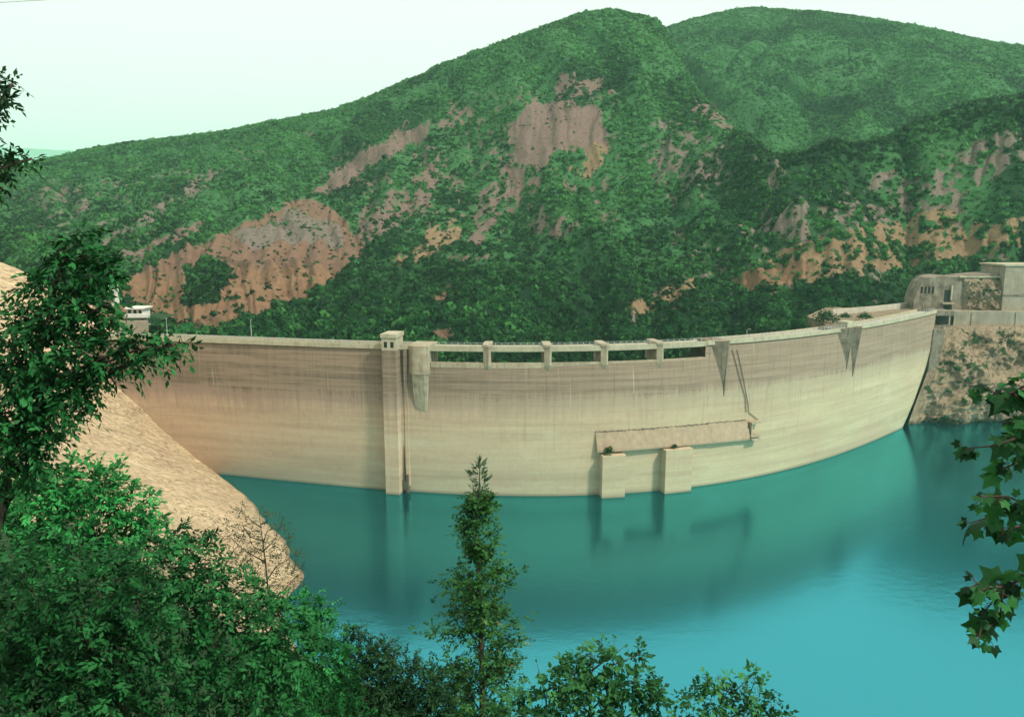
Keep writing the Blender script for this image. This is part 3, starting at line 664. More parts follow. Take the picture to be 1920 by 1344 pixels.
NZ = NZ + wav * (1.5 * fbm(NX / 14, NY / 14, 4, 51) + 1.7 * np.abs(fbm(st / 5.5, (NX - NY) / 22, 4, 52)) + .35 * fbm(NX / 2.2, NY / 2.2, 3, 53))
gp, gq = proj(np.stack([NX, NY, NZ], -1))
grass = np.clip(1 - (RRb - 70) / 40, 0, 1) + 1. * ((NX > -128) & (NY > 243) & (NX < -90)) + .5 * (vnoise(NX / 12, NY / 12, 3) > .8) * (RRb < 130)
cut = ~(((NX > -114) & (NY > np.polyval(pc, NX) + 5)) | ((NX > -60) & (RRb > 205)) | ((NX > 5) & (RRb > 150)))
idx = np.arange(NX.size).reshape(NX.shape); Fb = np.stack([idx[:-1, :-1], idx[1:, :-1], idx[1:, 1:], idx[:-1, 1:]], -1).reshape(-1, 4)[cut[:-1, :-1].ravel()]
tag(mesh_np('rocky_bank', np.stack([NX, NY, NZ], -1).reshape(-1, 3), Fb[:, ::-1], M['rock'], attrs={'grass': np.clip(grass, 0, 1).ravel()}, smooth=True), kind='structure')

# ------------------------------------------------------------------ right abutment: cliff, terrace, walls, gallery building
def cliff_pt(s, t):
    """s along the abutment (0 at the dam), t 0 at the foot and 1 at the top"""
    foot = at_z(1690 + 0 * s, 803 + 0 * s, -6.)
    a = np.stack([137.6 + 95 * s, 276.5 + 22 * s - 26 * s * s, -8 + 0 * s], -1)
    b = np.stack([158.2 + 95 * s, 292.5 + 14 * s - 16 * s * s, 33.3 + 0 * s], -1)
    tt = t[..., None]
    p = a * (1 - tt) + b * tt
    p[..., 1] += -3.5 * np.sin(math.pi * t) * np.clip(s * 6, 0, 1)
    return p
ss, tt = np.meshgrid(np.linspace(0, 1, 220), np.linspace(0, 1, 120), indexing='ij')
CPn = cliff_pt(ss, tt)
env = np.clip(ss * 14, .03, 1) * np.clip((1 - tt) * 10, .15, 1)
blocky = np.round(fbm(ss * 16 + tt * 3, tt * 6, 3, 61) * 5) / 5
CPn[..., 1] += env * (-2.9 * blocky * 2 - 3.2 * fbm(ss * 9, tt * 5, 4, 62) - .9 * np.abs(fbm(ss * 40, tt * 18, 3, 63)) * 2)
CPn[..., 0] += env * 1.2 * fbm(ss * 14, tt * 8, 3, 64)
CPn[..., 2] += env * .8 * fbm(ss * 20, tt * 14, 3, 65)
top = CPn[:, -1:, :] + np.array([3., 30., .0]); CPn = np.concatenate([CPn, top], 1)
idx = np.arange(CPn.shape[0] * CPn.shape[1]).reshape(CPn.shape[:2]); Fc = np.stack([idx[:-1, :-1], idx[1:, :-1], idx[1:, 1:], idx[:-1, 1:]], -1).reshape(-1, 4)
cg = np.clip((.5 * vnoise(CPn[..., 0] / 5, CPn[..., 2] / 4, 8) + .3 * vnoise(CPn[..., 0] / 1.6, CPn[..., 2] / 1.4, 9) + .2 * vnoise(CPn[..., 0] / .7, CPn[..., 2] / .7, 10) - .52) * 3.2, 0, .62)
tag(mesh_np('rock_cliff', CPn.reshape(-1, 3), Fc, M['cliff'], attrs={'grass': cg.ravel().astype(float)}, smooth=True), kind='structure')
nC = 170; ci = rng.integers(8, 210, nC); cj = (rng.random(nC) ** .7 * 112 + 4).astype(int)
cb_ = CPn[ci, cj] + np.array([0, -.3, 0]); cr_ = rng.uniform(.35, 1.3, nC); cr_ = np.where(vnoise(cb_[:, 0] / 7, cb_[:, 2] / 6, 33) > .52, cr_, .3)
Vc, Nc, Tc = [], [], []
for q in range(nC):
    bl = blobs[q % 8]; Vc.append((bl * cr_[q] + cb_[q]).reshape(-1, 3)); Nc.append(unit(bl.mean(1)).repeat(3, 0)); Tc.append(np.full(78, rng.random() * .7))
Vc = np.concatenate(Vc); tag(mesh_np('cliff_scrub', Vc, np.arange(len(Vc)).reshape(-1, 3), M['scrub'], nrm=np.concatenate(Nc), attrs={'tint': np.concatenate(Tc)}), 'sparse low scrub rooted in the cracks of the right hand cliff', 'scrub', kind='stuff')
# flank rock that fills the wedge between dam end and cliff
def quadwall(mb, a, b, z0, z1, th, za=None):
    a = np.array(a[:2]); b = np.array(b[:2]); d = (b - a) / np.linalg.norm(b - a); n = np.array([-d[1], d[0]]) * th
    mb.hexa([(*a, z0), (*b, z0), (*(b + n), z0), (*(a + n), z0), (*a, z1), (*b, z1), (*(b + n), z1), (*(a + n), z1)])
def py_z(py, y, px=1800): return float(at_y(px, py, y)[2])
# terrace behind the right end of the dam
ter = MB(); T1 = [(100, 249), (116, 262), (153.5, 303), (158, 330), (128, 322), (104, 282)]
ter.prism(T1, 30, 38.6); M['dirt'] = mat_concrete('terrace_dirt', (.24, .18, .115), (.12, .10, .06), .3, .2); tag(ter.build('terrace', M['dirt']), kind='structure')
ew = MB(); q = [at_y(1562, 581, 284), at_y(1640, 578, 296), at_y(1712, 576, 312)]
for a, b in zip(q[:-1], q[1:]): quadwall(ew, a, b, 38.4, 40.6, .8)
tag(ew.build('low_terrace_wall', M['road']), 'pale low wall edging the terrace behind the right end of the dam', 'wall')
# retaining wall with ledge
yw = 297.
rw = empty('retaining_wall', tuple(at_y(1850, 600, yw)), 'long buff concrete retaining wall on top of the right hand cliff', 'wall')
mb = MB(); a = at_y(1786, 584, yw); b = at_y(2200, 586, yw); quadwall(mb, a, b, py_z(615, yw), py_z(584, yw), 9.); mb.build('wall_face', M['block'], rw)
mb = MB(); a = at_y(1822, 613, yw - .9); b = at_y(2200, 613, yw - .9); quadwall(mb, a, b, py_z(617, yw), py_z(613, yw), .88); mb.build('ledge', M['pale'], rw)
mb = MB()
for px in (1822, 1905, 1990): a = at_y(px, 600, yw - .25); mb.box((a[0], a[1] + .1, py_z(600, yw)), (.35, .3, 5.6))
mb.build('joint_pilaster', M['pier'], rw)
# gallery slab and opening beside the dam end
gs = empty('access_gallery', tuple(at_y(1768, 600, 293)), 'small concrete access gallery with a dark opening at the right end of the dam', 'gallery')
mb = MB(); a, b = at_y(1756, 585, 293), at_y(1789, 585, 293); quadwall(mb, a, b, py_z(592, 293), py_z(583, 293), 8); mb.build('roof_slab', M['grey'], gs)
mb = MB(); quadwall(mb, at_y(1757, 600, 297), at_y(1788, 600, 297), py_z(612, 293), py_z(592, 293) - .02, .3); mb.build('opening', M['void'], gs)
mb = MB(); a = at_y(1780, 600, 293.5); mb.box((a[0], a[1], py_z(601, 293)), (.4, .4, 3.6)); mb.build('post', M['pier'], gs)
mb = MB(); quadwall(mb, at_y(1754, 600, 293), at_y(1788, 600, 293), py_z(622, 293), py_z(611, 293), 5); mb.build('floor_slab', M['stained'], gs)
# shaft beside the dam end
sh = MB(); a, b = at_y(1749, 640, 288), at_y(1771, 640, 288)
sh.hexa([(a[0] - 3.6, 284.5, py_z(770, 288)), (a[0] - 1.2, 284.0, py_z(770, 288)), (a[0] - 1, 295, py_z(770, 288)), (a[0] - 3.4, 295, py_z(770, 288)), (a[0], 288, py_z(618, 288)), (b[0], 288, py_z(618, 288)), (b[0], 296, py_z(618, 288)), (a[0], 296, py_z(618, 288))])
tag(sh.build('side_shaft', M['stained'], bevel=.1), 'stained grey concrete shaft in the recess between dam end and cliff', 'shaft')
# eroded concrete intake house with slot windows
yb = 303.
hs = empty('gallery_house', tuple(at_y(1760, 585, yb)), 'weathered rounded concrete gallery house with a row of slot windows above the dam end', 'building')
out = [(1712, 588), (1714, 565), (1720, 545), (1728, 530), (1738, 521), (1762, 518), (1790, 520), (1815, 517), (1850, 514), (1878, 512), (1878, 588)]
n = len(out); mb = MB(); V = []
for y_, sc in ((yb, 1.), (yb + 14, 1.)):
    for a, b in out: w = at_y(a, b, yb); V.append((w[0] + (3 if y_ > yb else 0), y_, w[2]))
mb.add(V, [tuple(range(n)), tuple(range(n, 2 * n))[::-1]] + [(i, n + i, n + (i + 1) % n, (i + 1) % n) for i in range(n)]); mb.build('wall', M['grey'], hs)
for px in (1728.5, 1735.5, 1742.5, 1749.5):
    mb = MB(); a = at_y(px, 543.5, yb - .02); mb.box((a[0], a[1], a[2]), (.75, .3, 2.5)); mb.build('slot_window', M['void'], hs)
mb = MB(); a = at_y(1777, 555, yb - .05); mb.box((a[0], a[1], a[2]), (2.4, .4, 4.6)); mb.build('door_opening', M['void'], hs)
mb = MB(); a = at_y(1784, 549, yb - .5); mb.box((a[0], a[1], a[2]), (.5, .8, 5.4)); mb.build('door_pillar', M['pale'], hs)
mb = MB(); a = at_y(1777, 568.5, yb - 1); mb.box((a[0], a[1], a[2]), (4.4, 2, .6)); mb.build('balcony', M['pier'], hs)
mb = MB(); a = at_y(1777, 576, yb - .1); mb.box((a[0], a[1], a[2]), (3.0, .5, 1.6)); mb.build('lower_opening', M['void'], hs)
mb = MB()
mb.prism([tuple(at_y(px, 520, yb + k)[:2]) for px, k in ((1800, -.7), (1879, -.7), (1879, 4), (1800, 4))], py_z(520.5, yb), py_z(517.8, yb)); mb.build('roof_slab', M['pale'], hs)
g = np.random.default_rng(5)
ss, tt = np.meshgrid(np.linspace(0, 1, 70), np.linspace(0, 1, 50), indexing='ij')
q = at_y(1806 + 74 * ss, 588 - 66 * tt, yb - .3); e = np.minimum(np.minimum(ss, 1 - ss) * 8, (1 - tt) * 5).clip(0, 1)
q[..., 1] -= e * (1.0 + 2.2 * fbm(ss * 5, tt * 5, 4, 71) + 1.6 * np.abs(fbm(ss * 14, tt * 9, 3, 72)))
idx = np.arange(3500).reshape(70, 50); Fq = np.stack([idx[:-1, :-1], idx[1:, :-1], idx[1:, 1:], idx[:-1, 1:]], -1).reshape(-1, 4)
tag(mesh_np('rock_outcrop', q.reshape(-1, 3), Fq, M['cliff'], attrs={'grass': (vnoise(ss * 9, tt * 9, 4) > .78).ravel() * .8}, smooth=True), kind='structure')
bk = empty('concrete_block', tuple(at_y(1940, 585, 300)), 'tall plain buff concrete block at the right edge above the retaining wall', 'building')
mb = MB(); quadwall(mb, at_y(1882, 540, 300), at_y(2120, 540, 300), py_z(587, 300), py_z(499, 300), 16); mb.build('wall', M['block'], bk)
mb = MB(); quadwall(mb, at_y(1880, 540, 299.6), at_y(2120, 540, 299.6), py_z(499, 300) + .01, py_z(496, 300), 17); mb.build('coping', M['pale'], bk)
mb = MB(); quadwall(mb, at_y(1882, 540, 299.8), at_y(2120, 540, 299.8), py_z(555, 300), py_z(552, 300), .19); mb.build('string_course', M['stained'], bk)

# ------------------------------------------------------------------ left abutment: terrace house, walls, poles
def house(px0, px1, py0, py1, y, label, big=True):
    a = at_y(px0, py1, y); b = at_y(px1, py1, y); w_ = b[0] - a[0]; zb = a[2]; zt = float(at_y(px0, py0, y)[2]); hgt = zt - zb
    c = ((a[0] + b[0]) / 2, y + 3)
    h = empty('terrace_house', (c[0], c[1], zb - 3), label, 'house')
    mb = MB(); mb.box((c[0], c[1] + .5, (zb + zt) / 2 - 1.5), (w_ * .86, 5, hgt + 3)); mb.build('wall', M['white'], h, bevel=.03)
    mb = MB(); mb.box((c[0] + .2, c[1], zt + .25), (w_ * 1.04, 7, .45)); mb.build('roof', M['white'], h, bevel=.04)
    mb = MB(); mb.box((c[0] + .5, c[1] - 2.6, zb + .35), (w_ * 1.16, 2.6, 1.15)); mb.build('balcony', M['white'], h, bevel=.04)
    mb = MB(); mb.box((c[0] + .5, c[1] - 2.4, zb - .9), (w_ * .95, 2., 1.25)); mb.build('undercroft', M['stained'], h)
    for k in (-.3, .0, .28):
        mb = MB(); mb.box((c[0] + k * w_, c[1] - 2.02, zb + hgt * .62), (w_ * .17, .1, hgt * .5)); mb.build('window', M['void'], h)
    return h
house(234, 268, 580, 594, 246, 'small white flat roofed house with a curved balcony beside the left end of the dam')
house(188, 208, 540, 556, 262, 'white house half hidden behind the left tree, upslope of the balcony house')
mb = MB(); a = at_y(216, 585, 249); mb.box((a[0], a[1] + 3, a[2] - 2.2), (6.6, 5, 6.5)); mb.box((a[0], a[1] + 3, a[2] + 1.2), (7, 5.4, .35))
tag(mb.build('red_outbuilding', M['brick']), 'low reddish outbuilding against the white balcony house', 'building')
mb = MB(); quadwall(mb, at_y(190, 605, 238), at_y(276, 608, 240), 37.5, py_z(603, 238, 230), 1.2)
tag(mb.build('terrace_wall', M['block']), 'buff retaining wall below the white balcony house', 'wall')
for px, pt, pb, y, lab in ((314, 598, 632, 232, 'short pole standing at the left end of the dam crest'), (472, 600, 640, 216, 'slender lamp pole on the left part of the dam crest'), (1400, 618, 634, 224, 'thin lamp pole on the crest right of the spillway')):
    a = at_y(px, pb, y); b = at_y(px, pt, y); o = empty('lamp_post', (a[0], a[1], 38.9), lab, 'lamp post')
    mb = MB(); mb.tube([(a[0], a[1], 38.9), (a[0], a[1], b[2])], [.11, .06], 6); mb.build('pole', M['metal'], o)
    mb = MB(); mb.tube([(a[0], a[1], b[2] - .05), (a[0] + .3, a[1] - .4, b[2] + .25), (a[0] + .5, a[1] - 1., b[2] + .25)], [.05, .05, .04], 5); mb.box((a[0] + .55, a[1] - 1.2, b[2] + .24), (.22, .55, .12)); mb.build('lamp_head', M['metal'], o)

# distant hazy range at the left
mb = MB(); V = []; F = []; n = 160
for i in range(n):
    px = -700 + i * 12; t = at_r(px, 276 + 7 * math.sin(px / 130.) + 6 * float(fbm(px / 60., .5, 3, 4)) + max(0, px - 150) * .12, 9000.)
    b = at_r(px, 440, 6900.); c = at_r(px, 420, 10500.)
    V += [(b[0], b[1], 40.), tuple(at_r(px, 330 + 9 * float(fbm(px / 40., 3.5, 3, 8)), 7800.)), tuple(t), (c[0], c[1], 40.)]
for i in range(n - 1):
    for k_ in range(3): F.append((4 * i + k_, 4 * i + 4 + k_, 4 * i + 5 + k_, 4 * i + 1 + k_))
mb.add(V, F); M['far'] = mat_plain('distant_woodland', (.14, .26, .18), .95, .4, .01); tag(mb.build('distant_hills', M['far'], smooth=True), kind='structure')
mb = MB(); mb.add([(-10000, -400, -17), (10000, -400, -17), (10000, 11000, -17), (-10000, 11000, -17)], [(0, 1, 2, 3)]); tag(mb.build('ground', M['far']), kind='structure')

# ------------------------------------------------------------------ foreground foliage
LENS = np.array([(0, 0, 0), (.45, .22, .05), (1, 0, -.06), (.45, -.22, .05)])          # narrow folded leaf
OVAL = np.array([(0, 0, 0), (.45, .30, .07), (1, 0, -.08), (.45, -.30, .07)])
mp = []
for ang, ln in ((-150, .26), (-118, .52), (-92, .46), (-60, .80), (-33, .55), (-13, .70), (0, 1.), (13, .70), (33, .55), (60, .80), (92, .46), (118, .52), (150, .26)):
    mp.append((ln * math.cos(math.radians(ang)) + .12, ln * math.sin(math.radians(ang)), -.22 * ln * ln))
MAPLE = np.array([(0.12, 0, .04)] + mp)
def leaves(base, axis, up, length, shape):
    """base, axis, up: n x 3; returns V (n*k), F"""
    x = unit(axis); y = unit(np.cross(up, x)); z = np.cross(x, y); n = len(base); k = len(shape)
    V = base[:, None] + length[:, None, None] * (shape[None, :, 0, None] * x[:, None] + shape[None, :, 1, None] * y[:, None] + shape[None, :, 2, None] * z[:, None])
    o = (np.arange(n) * k)[:, None]
    if k == 4: F = np.concatenate([o + np.array([0, 2, 1]), o + np.array([0, 3, 2])])
    else: F = np.concatenate([o + np.array([0, i, i + 1]) for i in range(1, k - 1)])
    return V.reshape(-1, 3), F
def sprigs(pos, out, g, L, leaf, n=7, droop=.35, spread=.75, shape=LENS):
    """pinnate sprays: leaflets left and right of a drooping axis"""
    N = len(pos); ax = unit(out + .55 * g.normal(size=(N, 3)) + np.array([0, 0, .12])); Ls = L * g.uniform(.6, 1.3, N)
    up = unit(np.array([0, 0, 1.]) + .5 * g.normal(size=(N, 3)) + .4 * out); side = unit(np.cross(up, ax))
    b, a, u, l = [], [], [], []
    for k in range(n):
        t = (k + .6) / n; s = 1 if k % 2 else -1
        p = pos + ax * (Ls * t)[:, None]; p[:, 2] -= droop * Ls * t * t
        d = ax * (1 - spread * .5) + side * s * spread + .22 * g.normal(size=(N, 3)); d[:, 2] -= droop * .8
        if k == n - 1: d = ax + .1 * g.normal(size=(N, 3)); d[:, 2] -= droop
        b.append(p); a.append(d); u.append(up + .35 * g.normal(size=(N, 3))); l.append(leaf * g.uniform(.65, 1.25, N) * (1 - .25 * abs(t - .4)))
    t = np.tile(g.random(N), n)
    return np.concatenate(b), np.concatenate(a), np.concatenate(u), np.concatenate(l), t
def crown(lobes, depth, g, dens, thick, leaf, nleaf):
    """lobes: (px, py, r px[, ddepth]) -> sampled points in the volume and their outward directions"""
    P_, O_ = [], []
    cs = []
    for lb in lobes:
        px, py, rp = lb[:3]; y = depth + (lb[3] if len(lb) > 3 else 0)
        c = at_y(px, py, y); R = rp / FPX * np.linalg.norm(c - np.array([0, 0, H])); cs.append((c, R))
        n = int(dens * 5.0 * math.pi * rp * rp / (.24 * (leaf / y * FPX) ** 2 * nleaf)) + 5
        d = unit(g.normal(size=(n, 3))); rr_ = R * g.uniform(.12, 1., n) ** .55
        rr_ = rr_ * (1 + .22 * np.sin(d[:, 0] * 4 + px) * np.sin(d[:, 2] * 5 + py))
        q = d * rr_[:, None]; q[:, 1] *= thick
        P_.append(c + q); O_.append(d)
    return np.concatenate(P_), np.concatenate(O_), cs
def plant(name, label, cat, lobes, depth, mat, L, leaf, seed, dens=1., n=7, droop=.35, shape=LENS, root=None, spread=.75, tshift=0., trunk=.07, thick=.8, limbs=True, group=None):
    g = np.random.default_rng(seed); P_, O_, cs = crown(lobes, depth, g, dens, thick, leaf, n)
    if root is None:
        m_ = np.mean([c for c, R in cs], 0); root = (m_[0] + .3, m_[1] + .2)
    gz = ground(*root) - .3
    o = empty(name, (root[0], root[1], gz), label, cat, group)
    b, a, u, l, t = sprigs(P_, O_, g, L, leaf, n, droop, spread, shape)
    V, F = leaves(b, a, u, l, shape)
    tt_ = np.clip(t * .8 + .25 * g.random(len(t)) - .05 + tshift, 0, 1)
    mesh_np('crown', V, F, mat, o, attrs={'tint': np.repeat(tt_, len(shape))})
    mb = MB(); base = np.array([root[0], root[1], gz]); top = np.mean([c for c, R in cs], 0); top[2] = max(c[2] for c, R in cs) - .1
    wob = [g.normal(0, .06, 3) for _ in range(5)]
    tk = [base] + [base * (1 - f_) + top * f_ + w_ for f_, w_ in zip((.25, .5, .7, .85, 1.), wob)]; mb.tube(tk, [trunk * 1.5, trunk * 1.2, trunk, trunk * .75, trunk * .5, trunk * .2], 8)
    for c, R in cs:
        hd = np.hypot(*(c[:2] - top[:2])); zt_ = max(gz + .4, c[2] - .75 * hd - .1); f_ = np.clip((zt_ - gz) / (top[2] - gz + 1e-6), .05, .97)
        st_ = base * (1 - f_) + top * f_; mid = (st_ + c) / 2 + g.normal(0, .08, 3) + np.array([0, 0, -.1 * R])
        mb.tube([st_, mid, c], [trunk * .55, trunk * .35, trunk * .18], 5)
        if limbs:
            for _ in range(5):
                e = c + unit(g.normal(size=3) + np.array([0, 0, .4])) * R * .8; mb.tube([c, (c + e) / 2 + g.normal(0, .05, 3), e], [trunk * .16, trunk * .1, .005], 4)
    mb.build('trunk', M['bark'], o, smooth=True)
    return o
# tall tree at the left edge
plant('broadleaf_tree', 'leafy dark green tree at the left edge, one limb reaching over the dam end', 'tree',
      [(150, 455, 26), (125, 480, 22), (175, 480, 20), (118, 520, 38), (70, 545, 26), (185, 520, 30), (205, 500, 14), (75, 590, 45), (140, 585, 50), (190, 575, 30), (50, 655, 62), (150, 655, 56), (215, 660, 26), (240, 685, 18), (258, 655, 20), (290, 652, 17), (315, 645, 12), (336, 641, 7), (255, 640, 12), (105, 725, 52), (25, 725, 62), (165, 715, 26), (185, 690, 20), (40, 800, 48), (95, 780, 28), (130, 755, 20), (20, 620, 45), (10, 870, 60), (50, 860, 36), (75, 825, 22), (0, 760, 50)],
      13.5, M['leafA'], .36, .16, 11, 1.05, 8, .45, root=(-11.2, 14.), tshift=.0, trunk=.09)
plant('overhanging_tree', 'tree outside the left edge, only its branch tips hanging into the sky', 'tree',
      [(-60, 165, 45), (0, 172, 14), (22, 158, 8), (8, 195, 8), (-50, 300, 42), (8, 302, 15), (36, 300, 7), (60, 298, 5), (4, 353, 5), (-120, 230, 80), (-150, 380, 90), (-200, 300, 90)],
      9., M['leafC'], .16, .09, 12, .8, 7, .4, root=(-8.6, 9.), tshift=-.15, trunk=.09, limbs=False)
plant('bright_shrub', 'fresh bright green shrub at the left below the tan rock slope', 'shrub',
      [(150, 900, 38), (125, 915, 30), (185, 905, 34), (90, 930, 45), (215, 930, 42), (20, 930, 60), (255, 960, 36), (170, 990, 85), (60, 1000, 85), (285, 1000, 26), (240, 1010, 50)], 24., M['leafB'], .48, .24, 13, .9, 8, .3, root=(-12.5, 24.5), tshift=.12, trunk=.06)
plant('dark_shrub', 'large dark green shrub filling the lower left corner', 'shrub',
      [(60, 1110, 100), (190, 1100, 80), (110, 1220, 110), (20, 1290, 110), (210, 1240, 95), (120, 1330, 110), (270, 1330, 80), (10, 1180, 90), (260, 1130, 50)], 19., M['leafA'], .5, .22, 14, .75, 8, .35, root=(-9.6, 19.5), tshift=-.06, trunk=.07)
plant('arching_shrub', 'mid green shrub with arching sprays in front of the tan rock', 'shrub',
      [(300, 1050, 50), (345, 1075, 50), (400, 1095, 52), (330, 1150, 80), (450, 1140, 55), (240, 1150, 60), (430, 1230, 85), (330, 1270, 85), (510, 1180, 55), (480, 1300, 80), (385, 1050, 22), (530, 1240, 60)], 21., M['leafA'], .62, .23, 15, .8, 9, .45, root=(-8.2, 21.5), tshift=.14, trunk=.06)
plant('pale_shrub', 'lighter green shrub at the waterside left of the pointed tree', 'shrub',
      [(555, 1150, 42), (590, 1145, 26), (615, 1138, 12), (560, 1230, 62), (605, 1245, 56), (540, 1310, 70), (620, 1330, 60), (500, 1130, 30), (610, 1190, 26)], 23., M['leafB'], .40, .17, 16, .9, 8, .3, root=(-5.8, 23.5), tshift=-.05, trunk=.05)
plant('olive_shrub', 'low dark olive shrub between the pale shrub and the pointed tree', 'shrub',
      [(660, 1230, 40), (700, 1240, 42), (665, 1190, 18), (720, 1215, 18), (755, 1262, 38), (690, 1310, 66), (790, 1285, 44), (640, 1320, 50), (810, 1330, 50), (745, 1335, 55), (840, 1290, 40), (840, 1340, 40)], 26., M['leafC'], .34, .16, 17, 1.0, 8, .3, root=(-4.2, 26.5), tshift=-.1, trunk=.05)
plant('dark_sprig', 'small dark leafy branch sticking out over the tan rock', 'shrub',
      [(345, 1000, 18), (375, 1005, 12), (395, 1000, 7), (320, 1010, 20)], 22.3, M['leafA'], .30, .19, 18, .8, 7, .35, root=(-8.4, 22.8), tshift=-.3, trunk=.03, limbs=False)
plant('round_shrub', 'yellowish green shrub at the bottom right of the pointed tree, upright shoots above it', 'shrub',
      [(1130, 1258, 36), (1080, 1272, 36), (1185, 1278, 36), (1040, 1300, 36), (1220, 1312, 26), (1000, 1330, 40), (1110, 1325, 60), (1190, 1335, 50), (960, 1345, 30), (1150, 1222, 9), (1108, 1230, 8), (1195, 1228, 8), (1060, 1245, 8)], 15., M['leafD'], .28, .15, 19, .65, 7, .25, OVAL, root=(1.5, 15.4), tshift=-.05, trunk=.04)
plant('loose_shrub', 'open leafy shrub at the bottom edge, farthest right of the foreground shrubs', 'shrub',
      [(1330, 1310, 26), (1300, 1300, 13), (1395, 1300, 20), (1425, 1305, 20), (1345, 1272, 9), (1405, 1268, 9), (1448, 1325, 16), (1360, 1342, 32), (1425, 1345, 28), (1280, 1330, 15), (1325, 1275, 7)], 14., M['leafD'], .24, .14, 20, .45, 6, .2, OVAL, root=(4.0, 14.4), tshift=-.05, trunk=.03)

# bare shoots above the round shrub
def shoots(name, label, cat, lines_, depth, mat, leaf, seed, root, dens=5, rad=.016):
    g = np.random.default_rng(seed); gz = ground(*root) - .2; o = empty(name, (root[0], root[1], gz), label, cat); mb = MB(); b, a, u, l = [], [], [], []
    base = np.array([root[0], root[1], gz]); st0 = at_y(lines_[0][0][0], lines_[0][0][1], depth); mb.tube([base, (base + st0) / 2 + g.normal(0, .06, 3), st0], [rad * 2.2, rad * 1.8, rad * 1.3], 6)
    for ln in lines_:
        q = [at_y(p[0], p[1], depth + (p[2] if len(p) > 2 else 0)) for p in ln]; mb.tube(q, list(np.linspace(rad, rad * .3, len(q))), 5)
        for i in range(len(q) - 1):
            for k in range(dens):
                t = g.random(); p = q[i] * (1 - t) + q[i + 1] * t
                for _ in range(2): b.append(p); a.append(g.normal(size=3) + np.array([0, 0, .2])); u.append(g.normal(size=3) + np.array([0, 0, 1.])); l.append(leaf * g.uniform(.6, 1.2))
        e = q[-1]
        for _ in range(4): b.append(e); a.append(unit(q[-1] - q[-2]) + .7 * g.normal(size=3)); u.append(np.array([0, -.5, 1.]) + .3 * g.normal(size=3)); l.append(leaf * g.uniform(.7, 1.2))
    V, F = leaves(np.array(b), np.array(a), np.array(u), np.array(l), OVAL)
    mesh_np('leaves', V, F, mat, o, attrs={'tint': np.repeat(g.random(len(b)), 4)})
    mb.build('stem', M['bark'], o, smooth=True); return o
shoots('upright_shoot', 'thin upright shoot rising above the middle of the yellowish shrub', 'shoot', [[(1148, 1262), (1150, 1228), (1152, 1195)], [(1150, 1228), (1172, 1210)], [(1150, 1240), (1128, 1215)]], 15.2, M['leafD'], .075, 31, (1.9, 15.6), 2, .012)
shoots('bare_shoot', 'nearly bare shoot between the pointed tree and the yellowish shrub', 'shoot', [[(1024, 1310), (1014, 1272), (1006, 1240)]], 15.4, M['leafC'], .06, 32, (.7, 15.8), 1, .014)
shoots('leafy_shoot', 'leafy shoot standing up from the farthest right foreground shrub', 'shoot', [[(1398, 1320), (1412, 1285), (1420, 1255)], [(1400, 1310), (1380, 1282)], [(1325, 1330), (1312, 1290), (1308, 1272)]], 14.2, M['leafD'], .085, 33, (4.1, 14.6), 3, .012)
plant('twiggy_sapling', 'thin twiggy sapling with sparse dry leaves in front of the pale rock', 'sapling',
      [(490, 1050, 40), (455, 985, 26), (452, 958, 9), (520, 1005, 30), (528, 985, 10), (545, 1045, 26), (428, 1005, 18), (445, 1055, 26), (498, 968, 12), (555, 1080, 22), (470, 1015, 24), (500, 1100, 40)], 23.6, M['twiggy'], .26, .085, 34, .16, 6, .1, root=(-7.3, 23.9), trunk=.045)

# pointed young tree in front of the dam
g = np.random.default_rng(41); dp = 20.
AX = [(900, 852), (898, 930), (893, 1000), (895, 1100), (905, 1200), (905, 1344), (905, 1420)]
prof = [(852, 3), (875, 14), (890, 30), (915, 30), (928, 16), (945, 20), (985, 30), (1030, 36), (1080, 48), (1120, 58), (1160, 70), (1200, 88), (1250, 92), (1300, 88), (1344, 84), (1400, 90), (1440, 80)]
def axis_pt(py): return at_y(np.interp(py, [a[1] for a in AX], [a[0] for a in AX]), py, dp)
rt = axis_pt(1420); gz = ground(rt[0], rt[1] + .1) - .3
tr = empty('pointed_tree', (rt[0], rt[1], gz), 'slim pointed young tree in the foreground with a pale leader shoot against the dam', 'tree')
mb = MB(); mb.tube([(rt[0], rt[1], gz)] + [axis_pt(p) for p in (1420, 1300, 1150, 1000, 920, 855)], [.12, .10, .085, .06, .04, .02, .006], 8)
Pb, Ob, tb = [], [], []
for py in np.arange(935, 1440, 2.2):
    for _ in range(3):
        R = np.interp(py, [a[0] for a in prof], [a[1] for a in prof]) / FPX * dp * 1.03
        R *= 1 + (.3 * math.sin(py / 17.) + .22 * math.sin(py / 7.3)) * (py > 960) ; th = g.uniform(0, 6.28)
        if py > 945 and vnoise(py / 22., th * .9 + 40, 5) < .36: continue
        lop = 1 + .35 * (math.cos(th) > .2) * (960 < py < 1130) * g.random()
        c = axis_pt(py); d = np.array([math.cos(th), math.sin(th), .55]); e = c + d * np.array([1, 1, .6]) * R * lop * g.uniform(.75, 1.05)
        if g.random() < .25: mb.tube([c - np.array([0, 0, R * .3]), (c + e) / 2, e], [.016, .01, .004], 4)
        for k in range(5):
            t = g.uniform(.25, 1.); Pb.append(c + (e - c) * t + g.normal(0, .04, 3)); Ob.append(unit(d + .4 * g.normal(size=3)))
mb.build('trunk', M['bark'], tr, smooth=True)
b, a, u, l, t = sprigs(np.array(Pb), np.array(Ob), g, .24, .125, 5, .25, .8, OVAL)
V, F = leaves(b, a, u, l, OVAL); M['conetree'] = mat_leaf('pointed_tree_leaf', (.007, .036, .010), (.07, .22, .05), .25, (.20, .21, .10))
mesh_np('crown', V, F, M['conetree'], tr, attrs={'tint': np.repeat(np.clip(t * .8 + .2 * g.random(len(t)), 0, 1), 4)})
b, a, u, l = [], [], [], []
